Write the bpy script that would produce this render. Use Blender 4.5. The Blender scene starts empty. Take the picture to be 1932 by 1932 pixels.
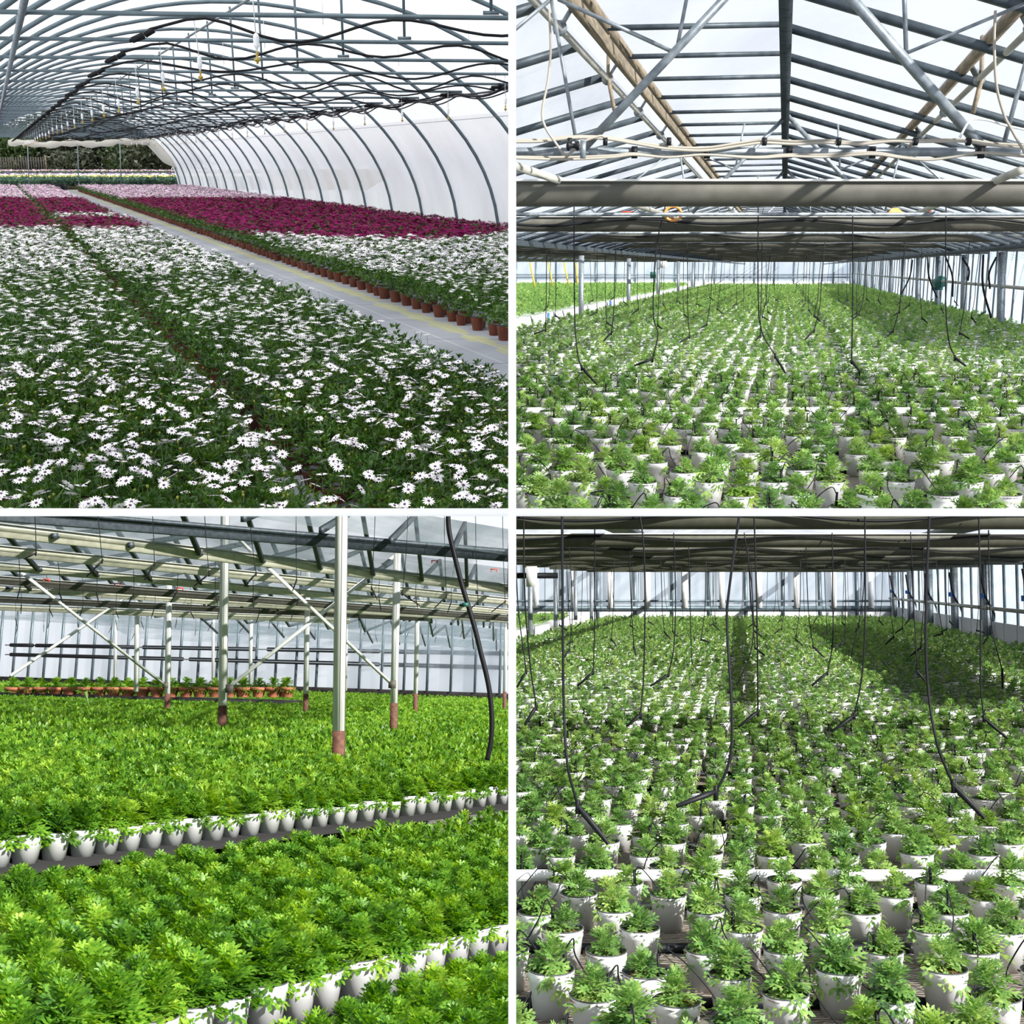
import bpy, bmesh, math, random
import numpy as np
from mathutils import Matrix, Vector
random.seed(7); RS = np.random.RandomState(7)
PI = math.pi
FPX = 2200.0                      # focal length in pixels of the 1932 px frame
SC = bpy.context.scene

# ------------------------------------------------------------------ camera
cam_d = bpy.data.cameras.new('camera'); cam = bpy.data.objects.new('camera', cam_d)
SC.collection.objects.link(cam); SC.camera = cam
cam.location = (0, 0, 0); cam.rotation_euler = (PI / 2, 0, 0)
cam_d.sensor_width = 36.0; cam_d.sensor_height = 36.0; cam_d.lens = 36.0 * FPX / 1932.0
cam_d.clip_start = 0.05; cam_d.clip_end = 1000

# ------------------------------------------------------------------ world, view
w = bpy.data.worlds.new('world'); SC.world = w; w.use_nodes = True
bg = w.node_tree.nodes['Background']
bg.inputs['Color'].default_value = (0.90, 0.95, 1.0, 1); bg.inputs['Strength'].default_value = 1.08
SC.view_settings.view_transform = 'Standard'; SC.view_settings.look = 'None'
SC.view_settings.exposure = 0.0; SC.view_settings.gamma = 1.0
SC.view_settings.use_curve_mapping = False
SC.cycles.max_bounces = 4; SC.cycles.diffuse_bounces = 3; SC.cycles.glossy_bounces = 1
SC.cycles.transmission_bounces = 3; SC.cycles.transparent_max_bounces = 8
SC.cycles.use_adaptive_sampling = True; SC.cycles.adaptive_threshold = 0.06; SC.cycles.caustics_reflective = False; SC.cycles.caustics_refractive = False
SC.cycles.sample_clamp_indirect = 6.0

# ------------------------------------------------------------------ the four glasshouses
# every house is a rigid place of its own, on ground of its own slope, seen past the white
# dividing wall.  Local frame: X right, Y away, Z up, eye at height h above the local ground.
class House:
    def __init__(s, key, p0, d1, d2, h, vx, sx, sz):
        s.h, s.sx, s.sz, s.key = h, sx, sz, key
        a = Vector(((d1[0] - 966) / FPX, 1, (966 - d1[1]) / FPX)); b = Vector(((d2[0] - 966) / FPX, 1, (966 - d2[1]) / FPX))
        n = a.cross(b).normalized()
        if n.z < 0: n = -n
        y = (Vector((0, 1, 0)) - n * n.y).normalized(); x = y.cross(n)
        s.R = Matrix((x, y, n)).transposed()
        s.M = s.R.to_4x4() @ Matrix.Translation((0, 0, -h))
        s.Mi = s.M.inverted()
        v = s.R.transposed() @ Vector(((vx - 966) / FPX, 1, (966 - d1[1]) / FPX))
        s.k = v.x / v.y                       # skew of the house's long axis
        s.col = bpy.data.collections.new(key); SC.collection.children.link(s.col)
    def P(s, x, y, Y=None, Z=None, X0=None):  # a sight line met with a plane of the house
        d = s.R.transposed() @ Vector(((x - 966) / FPX, 1, (966 - y) / FPX))
        t = Y / d.y if Y is not None else ((Z - s.h) / d.z if Z is not None else X0 / (d.x - s.k * d.y))
        return (d.x * t, d.y * t, d.z * t + s.h)
    def ax(s, X0, Y, Z): return (X0 + s.k * Y, Y, Z)
    def px(s, p):
        w = s.M @ Vector(p)
        return (966 + FPX * w.x / w.y, 966 - FPX * w.z / w.y) if w.y > .1 else (-9999, -9999)
    def seen(s, p, m=40):
        x, y = s.px(p)
        lx, hx = ((0, 966) if s.sx < 0 else (966, 1932)); ly, hy = ((0, 966) if s.sz > 0 else (966, 1932))
        return lx - m < x < hx + m and ly - m < y < hy + m

TL = House('tunnel', None, (-20, 302), (2000, 302), 1.57, -20, -1, 1)
TR = House('glasshouse_white_pots', None, (1480, 505), (-500, 505), 1.25, 1480, 1, 1)
BL = House('glasshouse_posts', None, (2400, 1335), (-3333, 1164), 1.40, 2400, -1, -1)
BR = House('glasshouse_wires', None, (1390, 1100), (-500, 1100), 1.50, 1390, 1, -1)

def sun(name, H, d, strength, angle, color=(1, .96, .88)):
    l = bpy.data.lights.new(name, 'SUN'); l.energy = strength; l.angle = math.radians(angle); l.color = color
    o = bpy.data.objects.new(name, l); SC.collection.objects.link(o)
    v = H.R @ Vector(d)                       # d: direction the light travels, in the house's frame
    o.rotation_euler = v.to_track_quat('-Z', 'Y').to_euler()
    o.light_linking.receiver_collection = H.col; o.light_linking.blocker_collection = H.col
    return o
sun('sun_tunnel', TL, (.35, .45, -1), 4.5, 3)
sun('sun_white_pots', TR, (-.70, .80, -.62), 10.5, 1.0)
sun('sun_posts', BL, (-.70, .60, -.50), 9.0, 1.0)
sun('sun_wires', BR, (-.70, .80, -.62), 10.5, 1.0)

# added fill lamp that whitens the near side of the dividing wall
WCOL = bpy.data.collections.new('dividing_wall'); SC.collection.children.link(WCOL)
class _F: R = Matrix.Identity(3); col = WCOL
sun('wall_fill_lamp', _F, (.1, 1, -.2), 1.0, 20, (1, .97, .94))

# ------------------------------------------------------------------ materials
MATS = {}
def nt(name):
    m = bpy.data.materials.new(name); m.use_nodes = True; t = m.node_tree
    return m, t, t.nodes, t.links, t.nodes['Principled BSDF'], t.nodes['Material Output']
def mat(name, col, rough=.6, metal=0, noise=None, scale=8, amount=.5, bump=0, spec=.4, stretch=None):
    if name in MATS: return MATS[name]
    m, t, N, L, b, out = nt(name)
    b.inputs['Base Color'].default_value = (*col, 1); b.inputs['Roughness'].default_value = rough
    b.inputs['Metallic'].default_value = metal; b.inputs['Specular IOR Level'].default_value = spec
    if noise or bump:
        tc = N.new('ShaderNodeTexCoord'); n = N.new('ShaderNodeTexNoise'); n.inputs['Scale'].default_value = scale; n.inputs['Detail'].default_value = 5
        if stretch:
            mp = N.new('ShaderNodeMapping'); mp.inputs['Scale'].default_value = stretch
            L.new(tc.outputs['Object'], mp.inputs[0]); L.new(mp.outputs[0], n.inputs[0])
        else: L.new(tc.outputs['Object'], n.inputs[0])
    if noise:
        r = N.new('ShaderNodeValToRGB'); r.color_ramp.elements[0].position = .5 - amount * .3; r.color_ramp.elements[1].position = .5 + amount * .3
        r.color_ramp.elements[0].color = (*noise, 1); r.color_ramp.elements[1].color = (*col, 1)
        L.new(n.outputs[0], r.inputs[0]); L.new(r.outputs[0], b.inputs['Base Color'])
    if bump:
        bp = N.new('ShaderNodeBump'); bp.inputs['Strength'].default_value = bump; bp.inputs['Distance'].default_value = .01
        L.new(n.outputs[0], bp.inputs['Height']); L.new(bp.outputs[0], b.inputs['Normal'])
    MATS[name] = m; return m
def leafmat(name, c1, c2, c3, trans=.4, spec=.35, scale=3.0, sheen=.45):
    m, t, N, L, b, out = nt(name)
    geo = N.new('ShaderNodeNewGeometry'); n = N.new('ShaderNodeTexNoise'); n.inputs['Scale'].default_value = scale; n.inputs['Detail'].default_value = 3
    L.new(geo.outputs['Position'], n.inputs[0])
    n2 = N.new('ShaderNodeTexNoise'); n2.inputs['Scale'].default_value = 45; L.new(geo.outputs['Position'], n2.inputs[0])
    ad = N.new('ShaderNodeMath'); ad.operation = 'MULTIPLY_ADD'; ad.inputs[1].default_value = .5
    L.new(n2.outputs[0], ad.inputs[0]); 
    mu = N.new('ShaderNodeMath'); mu.operation = 'MULTIPLY'; mu.inputs[1].default_value = .5; L.new(n.outputs[0], mu.inputs[0]); L.new(mu.outputs[0], ad.inputs[2])
    r = N.new('ShaderNodeValToRGB'); e = r.color_ramp.elements
    e[0].position = .36; e[0].color = (*c1, 1); e[1].position = .64; e[1].color = (*c3, 1)
    q = e.new(.5); q.color = (*c2, 1)
    L.new(ad.outputs[0], r.inputs[0]); L.new(r.outputs[0], b.inputs['Base Color'])
    b.inputs['Roughness'].default_value = sheen; b.inputs['Specular IOR Level'].default_value = spec
    tr = N.new('ShaderNodeBsdfTranslucent'); hs = N.new('ShaderNodeHueSaturation'); hs.inputs['Hue'].default_value = .485
    hs.inputs['Value'].default_value = 1.5; hs.inputs['Saturation'].default_value = 1.1
    L.new(r.outputs[0], hs.inputs['Color']); L.new(hs.outputs[0], tr.inputs[0])
    mx = N.new('ShaderNodeMixShader'); mx.inputs[0].default_value = trans
    L.new(b.outputs[0], mx.inputs[1]); L.new(tr.outputs[0], mx.inputs[2]); L.new(mx.outputs[0], out.inputs[0])
    MATS[name] = m; return m
def sheet(name, col, clear, trans=.7, streak=None, scol=None, gloss=.0):
    """glass or plastic sheet: part clear, part milky (translucent and diffuse)"""
    m, t, N, L, b, out = nt(name)
    N.remove(b)
    d = N.new('ShaderNodeBsdfDiffuse'); tr = N.new('ShaderNodeBsdfTranslucent'); cl = N.new('ShaderNodeBsdfTransparent')
    d.inputs[0].default_value = (*col, 1); tr.inputs[0].default_value = (*col, 1)
    m1 = N.new('ShaderNodeMixShader'); m1.inputs[0].default_value = trans
    L.new(d.outputs[0], m1.inputs[1]); L.new(tr.outputs[0], m1.inputs[2])
    m2 = N.new('ShaderNodeMixShader'); m2.inputs[0].default_value = clear
    L.new(m1.outputs[0], m2.inputs[1]); L.new(cl.outputs[0], m2.inputs[2]); L.new(m2.outputs[0], out.inputs[0])
    if streak:
        tc = N.new('ShaderNodeTexCoord'); mp = N.new('ShaderNodeMapping'); mp.inputs['Scale'].default_value = streak
        n = N.new('ShaderNodeTexNoise'); n.inputs['Scale'].default_value = 1; n.inputs['Detail'].default_value = 6
        L.new(tc.outputs['Object'], mp.inputs[0]); L.new(mp.outputs[0], n.inputs[0])
        mr = N.new('ShaderNodeMapRange'); mr.inputs[1].default_value = .35; mr.inputs[2].default_value = .65
        mr.inputs[3].default_value = max(0, clear - .25); mr.inputs[4].default_value = min(1, clear + .15)
        L.new(n.outputs[0], mr.inputs[0]); L.new(mr.outputs[0], m2.inputs[0])
        if scol:
            mc = N.new('ShaderNodeMix'); mc.data_type = 'RGBA'; mc.inputs[6].default_value = (*scol, 1); mc.inputs[7].default_value = (*col, 1)
            L.new(n.outputs[0], mc.inputs[0]); L.new(mc.outputs[2], d.inputs[0]); L.new(mc.outputs[2], tr.inputs[0])
    MATS[name] = m; return m

M_WHITE = mat('white_paint', (.93, .93, .93), .7)
M_POTW = mat('white_pot_plastic', (.90, .91, .94), .38, noise=(.82, .84, .88), scale=14, amount=.9)
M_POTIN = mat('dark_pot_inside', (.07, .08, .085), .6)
M_SOIL = mat('peat_soil', (.16, .07, .03), .95, noise=(.025, .014, .008), scale=70, amount=.8, bump=.8)
M_TERRA = mat('brown_pot_plastic', (.16, .045, .025), .5, noise=(.11, .03, .017), scale=9)
M_TERRA2 = mat('terracotta', (.55, .20, .11), .7, noise=(.42, .14, .08), scale=9)
M_BLACK = mat('black_plastic', (.008, .009, .012), .5, spec=.2)
M_STEELB = mat('blue_grey_steel', (.13, .18, .21), .45, metal=.35, noise=(.10, .135, .16), scale=6)
M_GALV = mat('galvanised_steel', (.30, .34, .38), .45, metal=.5, noise=(.16, .19, .22), scale=30, bump=.05)
M_DARKST = mat('dark_steel', (.07, .09, .11), .5, metal=.3, noise=(.04, .055, .07), scale=20)
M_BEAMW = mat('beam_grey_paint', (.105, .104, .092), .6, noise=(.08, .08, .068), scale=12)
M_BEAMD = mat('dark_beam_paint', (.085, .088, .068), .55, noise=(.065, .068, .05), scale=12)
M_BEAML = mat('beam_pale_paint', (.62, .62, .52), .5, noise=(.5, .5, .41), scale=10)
M_POSTW = mat('post_pale_paint', (.78, .80, .79), .5, noise=(.64, .66, .65), scale=9, stretch=(1, 1, .2))
M_RUST = mat('rust', (.20, .085, .06), .8, noise=(.10, .05, .04), scale=25)
M_WOOD = mat('weathered_wood', (.27, .22, .155), .8, noise=(.15, .13, .10), scale=8, stretch=(6, .6, 6))
M_PIPE = mat('pale_pipe', (.44, .44, .40), .4, noise=(.30, .30, .28), scale=6)
M_CABLE = mat('beige_cable', (.30, .28, .245), .5)
M_WIREW = mat('pale_wire', (.62, .64, .66), .5)
M_BRASS = mat('yellow_plastic', (.40, .28, .05), .4)
M_RED = mat('red_plastic', (.65, .06, .03), .5)
M_ORANGE = mat('orange_paint', (.65, .28, .08), .5)
M_GREENM = mat('green_enamel', (.02, .12, .10), .4)
M_BLUE = mat('blue_tape', (.04, .18, .62), .5)
M_YEL = mat('yellow_strap', (.75, .52, .08), .6)
M_BENCH = mat('bench_white', (.78, .79, .82), .5)
M_CONC = mat('pale_concrete', (.62, .64, .66), .8, noise=(.5, .52, .55), scale=3)
M_DIRT = mat('dark_floor', (.05, .045, .045), .9, noise=(.025, .025, .028), scale=4)
M_STEM = mat('green_stem', (.10, .20, .04), .6)
L_SEED = leafmat('seedling_leaf', (.055, .15, .045), (.18, .34, .085), (.40, .52, .17), .42)
L_SEEDY = leafmat('yellow_seedling_leaf', (.06, .15, .03), (.18, .33, .06), (.36, .47, .11), .42)
L_BUSH = leafmat('bushy_leaf', (.03, .11, .015), (.14, .33, .03), (.40, .58, .07), .42)
L_DAISY = leafmat('daisy_leaf', (.014, .05, .008), (.042, .12, .014), (.11, .22, .028), .25, spec=.5, scale=4)
L_TREE = leafmat('tree_leaf', (.02, .03, .016), (.05, .065, .038), (.13, .15, .10), .12, scale=.9)
L_TREE2 = leafmat('bright_tree_leaf', (.015, .035, .010), (.045, .085, .025), (.10, .16, .05), .15, scale=.8)
M_PETW = mat('white_petal', (.92, .88, .92), .6)
M_PETM = mat('magenta_petal', (.30, .004, .125), .8, noise=(.13, .003, .045), scale=9, spec=.1)
M_PETP = mat('pink_petal', (.74, .45, .64), .6, noise=(.85, .7, .8), scale=5)
M_PETU = mat('purple_petal', (.25, .08, .42), .6)
M_PETY = mat('yellow_petal', (.78, .72, .22), .6)
M_EYE = mat('purple_flower_eye', (.10, .05, .10), .6)
M_BUD = mat('yellow_bud', (.26, .28, .04), .6)
S_SKIN = sheet('plastic_cover', (.93, .93, .955), .10, .62, streak=(1.2, 1.2, .25))
S_SKIN2 = sheet('plastic_cover_roof', (.93, .95, .98), .22, .7, streak=(.8, .8, .8))
S_GLASS = sheet('roof_glass', (.44, .47, .56), .85, .6, streak=(2.2, .5, 2.2), scol=(.32, .36, .50))
S_GLASSB = sheet('pale_blue_roof_glass', (.40, .48, .54), .72, .6, streak=(.8, .8, .8), scol=(.26, .36, .44))
S_GLASSW = sheet('wall_glass', (.66, .74, .84), .30, .6, streak=(3, 3, .4), scol=(.45, .54, .66))
S_GLASSP = sheet('pale_wall_glass', (.80, .84, .92), .50, .6, streak=(.3, .3, .1), scol=(.60, .68, .80))
S_CURT = sheet('curtain', (.80, .77, .72), .05, .5)

# ------------------------------------------------------------------ mesh helpers
def qmesh(name, v, q, mats, mi=None, smooth=False):
    v = np.asarray(v, np.float32); q = np.asarray(q, np.int32)
    me = bpy.data.meshes.new(name); n = len(q)
    me.vertices.add(len(v)); me.vertices.foreach_set('co', v.ravel())
    me.loops.add(n * 4); me.loops.foreach_set('vertex_index', q.ravel())
    me.polygons.add(n); me.polygons.foreach_set('loop_start', np.arange(0, n * 4, 4, dtype=np.int32))
    if mi is not None: me.polygons.foreach_set('material_index', np.asarray(mi, np.int32))
    if smooth: me.polygons.foreach_set('use_smooth', np.ones(n, bool))
    for m in mats: me.materials.append(m)
    me.update(calc_edges=True); return me
class QB:                                            # quad soup builder
    def __init__(s): s.v, s.q, s.m, s.n = [], [], [], 0
    def add(s, v, q, m=0):
        v = np.asarray(v, float); q = np.asarray(q, int)
        s.v.append(v); s.q.append(q + s.n); s.m.append(np.full(len(q), m) if np.isscalar(m) else np.asarray(m)); s.n += len(v)
    def arr(s): return np.concatenate(s.v), np.concatenate(s.q), np.concatenate(s.m)
    def box(s, c, d, rz=0, m=0, tilt=None):
        x, y, z = d[0] / 2, d[1] / 2, d[2] / 2
        v = np.array([(a * x, b * y, e * z) for e in (-1, 1) for b in (-1, 1) for a in (-1, 1)])
        if rz: cs, sn = math.cos(rz), math.sin(rz); v = v @ np.array([[cs, sn, 0], [-sn, cs, 0], [0, 0, 1]])
        s.add(v + np.array(c), [(0, 2, 3, 1), (4, 5, 7, 6), (0, 1, 5, 4), (2, 6, 7, 3), (0, 4, 6, 2), (1, 3, 7, 5)], m)
    def bar(s, a, b, wd, ht, m=0, up=(0, 0, 1)):      # rectangular bar from a to b
        a, b, up = map(lambda t: np.array(t, float), (a, b, up)); d = b - a; d /= np.linalg.norm(d)
        sd = np.cross(d, up)
        if np.linalg.norm(sd) < 1e-4: sd = np.cross(d, (1, 0, 0))
        sd /= np.linalg.norm(sd); u = np.cross(sd, d)
        v = [p + sd * i * wd / 2 + u * j * ht / 2 for p in (a, b) for i, j in ((-1, -1), (1, -1), (1, 1), (-1, 1))]
        s.add(v, [(0, 1, 2, 3), (7, 6, 5, 4), (0, 4, 5, 1), (1, 5, 6, 2), (2, 6, 7, 3), (3, 7, 4, 0)], m)
    def tube(s, pts, r, n=8, m=0, cap=True):
        p = np.array(pts, float); k = len(p); rr = np.full(k, r) if np.isscalar(r) else np.array(r)
        t = np.gradient(p, axis=0); t /= np.linalg.norm(t, axis=1)[:, None] + 1e-12
        u = np.cross(t[0], (0, 0, 1.0)); u = u if np.linalg.norm(u) > .05 else np.cross(t[0], (1.0, 0, 0)); v = []
        for i in range(k):
            u = u - t[i] * u.dot(t[i]); u /= np.linalg.norm(u); w = np.cross(t[i], u)
            for j in range(n): a = 2 * PI * j / n; v.append(p[i] + rr[i] * (u * math.cos(a) + w * math.sin(a)))
        q = [(i * n + j, i * n + (j + 1) % n, (i + 1) * n + (j + 1) % n, (i + 1) * n + j) for i in range(k - 1) for j in range(n)]
        if cap and n >= 4:
            for o, fl in ((0, 1), ((k - 1) * n, 0)):
                for j in range(1, n - 2, 2):
                    f = (o, o + j, o + j + 1, o + (j + 2) % n); q.append(f[::-1] if fl else f)
        s.add(v, q, m)
    def lathe(s, prof, n=20, m=0, c=(0, 0, 0)):
        v = [(c[0] + r * math.cos(2 * PI * j / n), c[1] + r * math.sin(2 * PI * j / n), c[2] + z) for r, z in prof for j in range(n)]
        q = [(i * n + j, i * n + (j + 1) % n, (i + 1) * n + (j + 1) % n, (i + 1) * n + j) for i in range(len(prof) - 1) for j in range(n)]
        s.add(v, q, m)
def smooth_pts(pts, n=6):                            # Catmull-Rom through the points
    P = [np.array(p, float) for p in pts]; P = [2 * P[0] - P[1]] + P + [2 * P[-1] - P[-2]]; out = []
    for i in range(1, len(P) - 2):
        for j in range(n):
            t = j / n; a, b, c, d = P[i - 1:i + 3]
            out.append(.5 * ((2 * b) + (c - a) * t + (2 * a - 5 * b + 4 * c - d) * t * t + (3 * b - a - 3 * c + d) * t ** 3))
    out.append(P[-2]); return out

ALL = []                                             # (object, house) to be cut at the dividing wall
def ob(name, me, H, parent=None, base=(0, 0, 0), rz=0, sc=1.0):
    o = bpy.data.objects.new(name, me); H.col.objects.link(o)
    T = Matrix.Translation(base) @ Matrix.Rotation(rz, 4, 'Z') @ Matrix.Scale(sc, 4)
    if parent is not None: o.parent = parent; o.matrix_local = T
    else: o.matrix_world = H.M @ T
    ALL.append((o, H)); return o
def build(qb, name, mats, H, parent=None, base=None, smooth=False):
    v, q, m = qb.arr()
    if parent is not None: b = np.array(parent['_b'][:])
    elif base is not None: b = np.array(base)
    else: b = np.array([(v[:, 0].min() + v[:, 0].max()) / 2, (v[:, 1].min() + v[:, 1].max()) / 2, v[:, 2].min()])
    me = qmesh(name, v - b, q, mats if isinstance(mats, (list, tuple)) else [mats], m, smooth)
    o = ob(name, me, H, parent, (0, 0, 0) if parent is not None else tuple(b))
    o['_b'] = [float(t) for t in b]; return o
def tag(o, label=None, cat=None, group=None, kind=None):
    if label: o['label'] = label
    if cat: o['category'] = cat
    if group: o['group'] = group
    if kind: o['kind'] = kind
    return o
def thing(name, H, base, label, cat, group=None, rz=0, sc=1.0, kind=None):
    o = ob(name, None, H, None, base, rz, sc); o['_b'] = [float(t) for t in base]
    return tag(o, label, cat, group, kind)
def rowlabels(cs, what, where, keyf, xf, firstword='nearest', row='row'):
    """labels that single each plant out by its place in its row"""
    byrow = {}
    for c in cs: byrow.setdefault(keyf(c), []).append(c)
    out = {}; rr = {}
    for k in sorted(byrow): rr.setdefault(k[0], []).append(k)
    for b_, ks in rr.items():
        for i, k in enumerate(ks):
            for j, c in enumerate(sorted(byrow[k], key=xf)): out[id(c)] = f'{what}, {nth(j, "first")} from left in {nth(i, firstword)} {row} of {where[b_]}'
    return out
ORD = 'nearest second third fourth fifth sixth seventh eighth ninth tenth eleventh twelfth thirteenth fourteenth fifteenth sixteenth seventeenth eighteenth nineteenth twentieth'.split()
def nth(i, first='nearest'):
    if i == 0: return first
    if i < 20: return ORD[i]
    t = ['twenty', 'thirty', 'forty', 'fifty'][min(3, i // 10 - 2)] if i % 10 or i < 20 else None
    if (i + 1) % 10 == 0: return ['thirtieth', 'fortieth', 'fiftieth', 'sixtieth'][min(3, (i + 1) // 10 - 3)]
    return ['twenty', 'thirty', 'forty', 'fifty', 'sixty'][(i + 1) // 10 - 2] + '-' + ['', 'first', 'second', 'third', 'fourth', 'fifth', 'sixth', 'seventh', 'eighth', 'ninth'][(i + 1) % 10]

# ------------------------------------------------------------------ plant meshes (numpy)
def rot(az, el, tw=0):
    ca, sa, ce, se, ct, st = math.cos(az), math.sin(az), math.cos(el), math.sin(el), math.cos(tw), math.sin(tw)
    T = np.array([[ct, 0, st], [0, 1, 0], [-st, 0, ct]]); E = np.array([[1, 0, 0], [0, ce, -se], [0, se, ce]])
    Z = np.array([[ca, -sa, 0], [sa, ca, 0], [0, 0, 1]]); return Z @ E @ T
def lobed(L, W, lobes=2, droop=.5):
    v, q = [], []
    ts = [0, .35, .6, .8]; ws = [.05, .09, .14, .12]
    for t, a in zip(ts, ws): v += [(-a * W, t * L, 0), (a * W, t * L, 0)]
    q += [(0, 1, 3, 2), (2, 3, 5, 4), (4, 5, 7, 6)]
    def lobe(x0, y0, ax, ay, wd):
        n = len(v); nx, ny = -ay, ax; l = math.hypot(nx, ny); nx /= l; ny /= l
        v.extend([(x0, y0, 0), (x0 + ax * .6 - nx * wd, y0 + ay * .6 - ny * wd, 0), (x0 + ax, y0 + ay, 0), (x0 + ax * .6 + nx * wd, y0 + ay * .6 + ny * wd, 0)])
        q.append((n, n + 1, n + 2, n + 3))
    lobe(0, .72 * L, 0, .30 * L, .10 * W)
    for sg in (-1, 1):
        lobe(sg * .08 * W, .68 * L, sg * .30 * W, .24 * L, .085 * W)
        if lobes > 0: lobe(sg * .06 * W, .48 * L, sg * .42 * W, .20 * L, .085 * W)
        if lobes > 1: lobe(sg * .05 * W, .26 * L, sg * .38 * W, .14 * L, .07 * W)
    v = np.array(v, float); v[:, 2] = -droop * L * (v[:, 1] / L) ** 2 + .12 * np.abs(v[:, 0]); return v, np.array(q)
def simple_leaf(L, W, droop=.4):
    v = np.array([(0, 0, 0), (W * .5, L * .55, -.1 * droop * L), (0, L, -droop * L), (-W * .5, L * .55, -.1 * droop * L)]); return v, np.array([(0, 1, 2, 3)])
def seedling(rs, N, H, R, lobes=2, W=.55, top=.35, curl=.55, lean=.35):
    B = QB(); lx, ly = rs.normal(0, lean * .03, 2)
    for i in range(N):
        t = (i + .5) / N
        az = i * 2.39996 + rs.normal(0, .3)
        el = math.radians(82 - 92 * t ** .75 + rs.normal(0, 9))
        L = R * (.62 + .5 * t) * rs.uniform(.75, 1.15)
        z0 = max(.004, H * (1 - t) ** 1.15 * .62)
        r0 = rs.uniform(0, .012)
        lf, q = (lobed(L, L * W, lobes, curl * (.3 + .7 * t) * rs.uniform(.6, 1.2)) if lobes >= 0 else simple_leaf(L, L * W, curl * t))
        v = lf @ rot(az, el, rs.normal(0, .45)).T
        B.add(v + np.array([lx * (1 - t) - math.sin(az) * r0, ly * (1 - t) + math.cos(az) * r0, z0]), q)
    return B.arr()
def pot_arr(r0, r1, h, n=16, full=True):
    """white pot: base radius r0, rim radius r1; 0 outside, 1 dark rim/inside, 2 soil"""
    B = QB(); k = h
    rb = r0 + (r1 - r0) * .82
    B.lathe([(r0 * .9, .003), (r0, 0), (rb, k * .79), (rb + .0022, k * .80), (r1, k * .98)] if full else [(r0, 0), (rb, k * .8), (r1, k)], n, 0)
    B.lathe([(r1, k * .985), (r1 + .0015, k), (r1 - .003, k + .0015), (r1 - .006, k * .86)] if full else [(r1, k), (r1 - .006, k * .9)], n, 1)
    return B
def soil_arr(r, z, rs, n=16, m=0, B=None):
    B = B or QB(); rings = [(1.0, -.004), (.8, .004), (.5, .009), (.04, .010)]; v = []
    for a, dz in rings:
        for j in range(n): t = 2 * PI * j / n; v.append((r * a * math.cos(t), r * a * math.sin(t), z + dz + rs.normal(0, .0035)))
    q = [(i * n + j, i * n + (j + 1) % n, (i + 1) * n + (j + 1) % n, (i + 1) * n + j) for i in range(3) for j in range(n)]
    for j in range(14):                                # crumbs and strands of peat over the rim
        t = rs.uniform(0, 2 * PI); b = len(v); c = np.array([r * 1.0 * math.cos(t), r * 1.0 * math.sin(t), z + .008]); s_ = rs.uniform(.006, .016)
        d = np.array([-math.sin(t), math.cos(t), 0]) * s_; o = np.array([math.cos(t), math.sin(t), 0]) * .016
        v += [c - d, c + d, c + d * .5 + o + (0, 0, .003), c - d * .5 + o + (0, 0, .006)]; q.append((b, b + 1, b + 2, b + 3))
    B.add(v, q, m); return B
def arr_join(parts):                                  # [(v,q,m)] -> one
    B = QB()
    for v, q, m in parts: B.add(v, q, m)
    return B.arr()
def scatter(name, H, sets, mats, rs, sc=(.85, 1.15), parent=None):
    """very many small copies merged into ONE mesh (more than could be counted): sets = [(variants, positions), ...]"""
    V, Q, Mi, n, allp = [], [], [], 0, []
    for variants, pos in sets:
        if not len(pos): continue
        pos = np.asarray(pos, float); allp.append(pos); pick = rs.randint(0, len(variants), len(pos))
        for k, (v, q, m) in enumerate(variants):
            P = pos[pick == k]; c = len(P)
            if not c: continue
            a = rs.uniform(0, 2 * PI, c); s = rs.uniform(sc[0], sc[1], c); ca, sa = np.cos(a), np.sin(a)
            X = s[:, None] * (ca[:, None] * v[:, 0] - sa[:, None] * v[:, 1]) + P[:, 0:1]
            Y = s[:, None] * (sa[:, None] * v[:, 0] + ca[:, None] * v[:, 1]) + P[:, 1:2]
            Z = s[:, None] * v[:, 2] + P[:, 2:3]
            V.append(np.stack([X, Y, Z], -1).reshape(-1, 3))
            Q.append((q[None] + (np.arange(c) * len(v))[:, None, None] + n).reshape(-1, 4)); Mi.append(np.tile(np.broadcast_to(m, len(q)), c)); n += c * len(v)
    b = np.concatenate(allp).mean(0)
    me = qmesh(name, np.concatenate(V) - b, np.concatenate(Q), mats, np.concatenate(Mi))
    return ob(name, me, H, parent, tuple(b))

# ------------------------------------------------------------------ the white dividing wall between the four houses
def flat(v, q, mats, name):
    return qmesh(name, v, q, mats)
B = QB(); t = 15 / FPX * 2.2
B.box((.5 / FPX * 2.2, 2.7, 0), (t, 1.0, 4.4)); v, q, m = B.arr()
o = bpy.data.objects.new('wall_middle', qmesh('wall_middle', v, q, [M_WHITE], m)); WCOL.objects.link(o); tag(o, kind='structure')
B = QB()
for s in (-1, 1): B.box((s * (t / 2 + 1.1) + .0005, 2.7, -.5 / FPX * 2.2), (2.2, 1.0, t))
v, q, m = B.arr(); o = bpy.data.objects.new('trim_1', qmesh('trim_1', v, q, [M_WHITE], m)); WCOL.objects.link(o); tag(o, kind='structure')

# ================================================================== upper left: plastic tunnel of daisies
H = TL
def along(qb, X0, z, Y0, Y1, r, n=6, m=0): qb.tube([H.ax(X0, Y0, z), H.ax(X0, Y1, z)], r, n, m)
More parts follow.
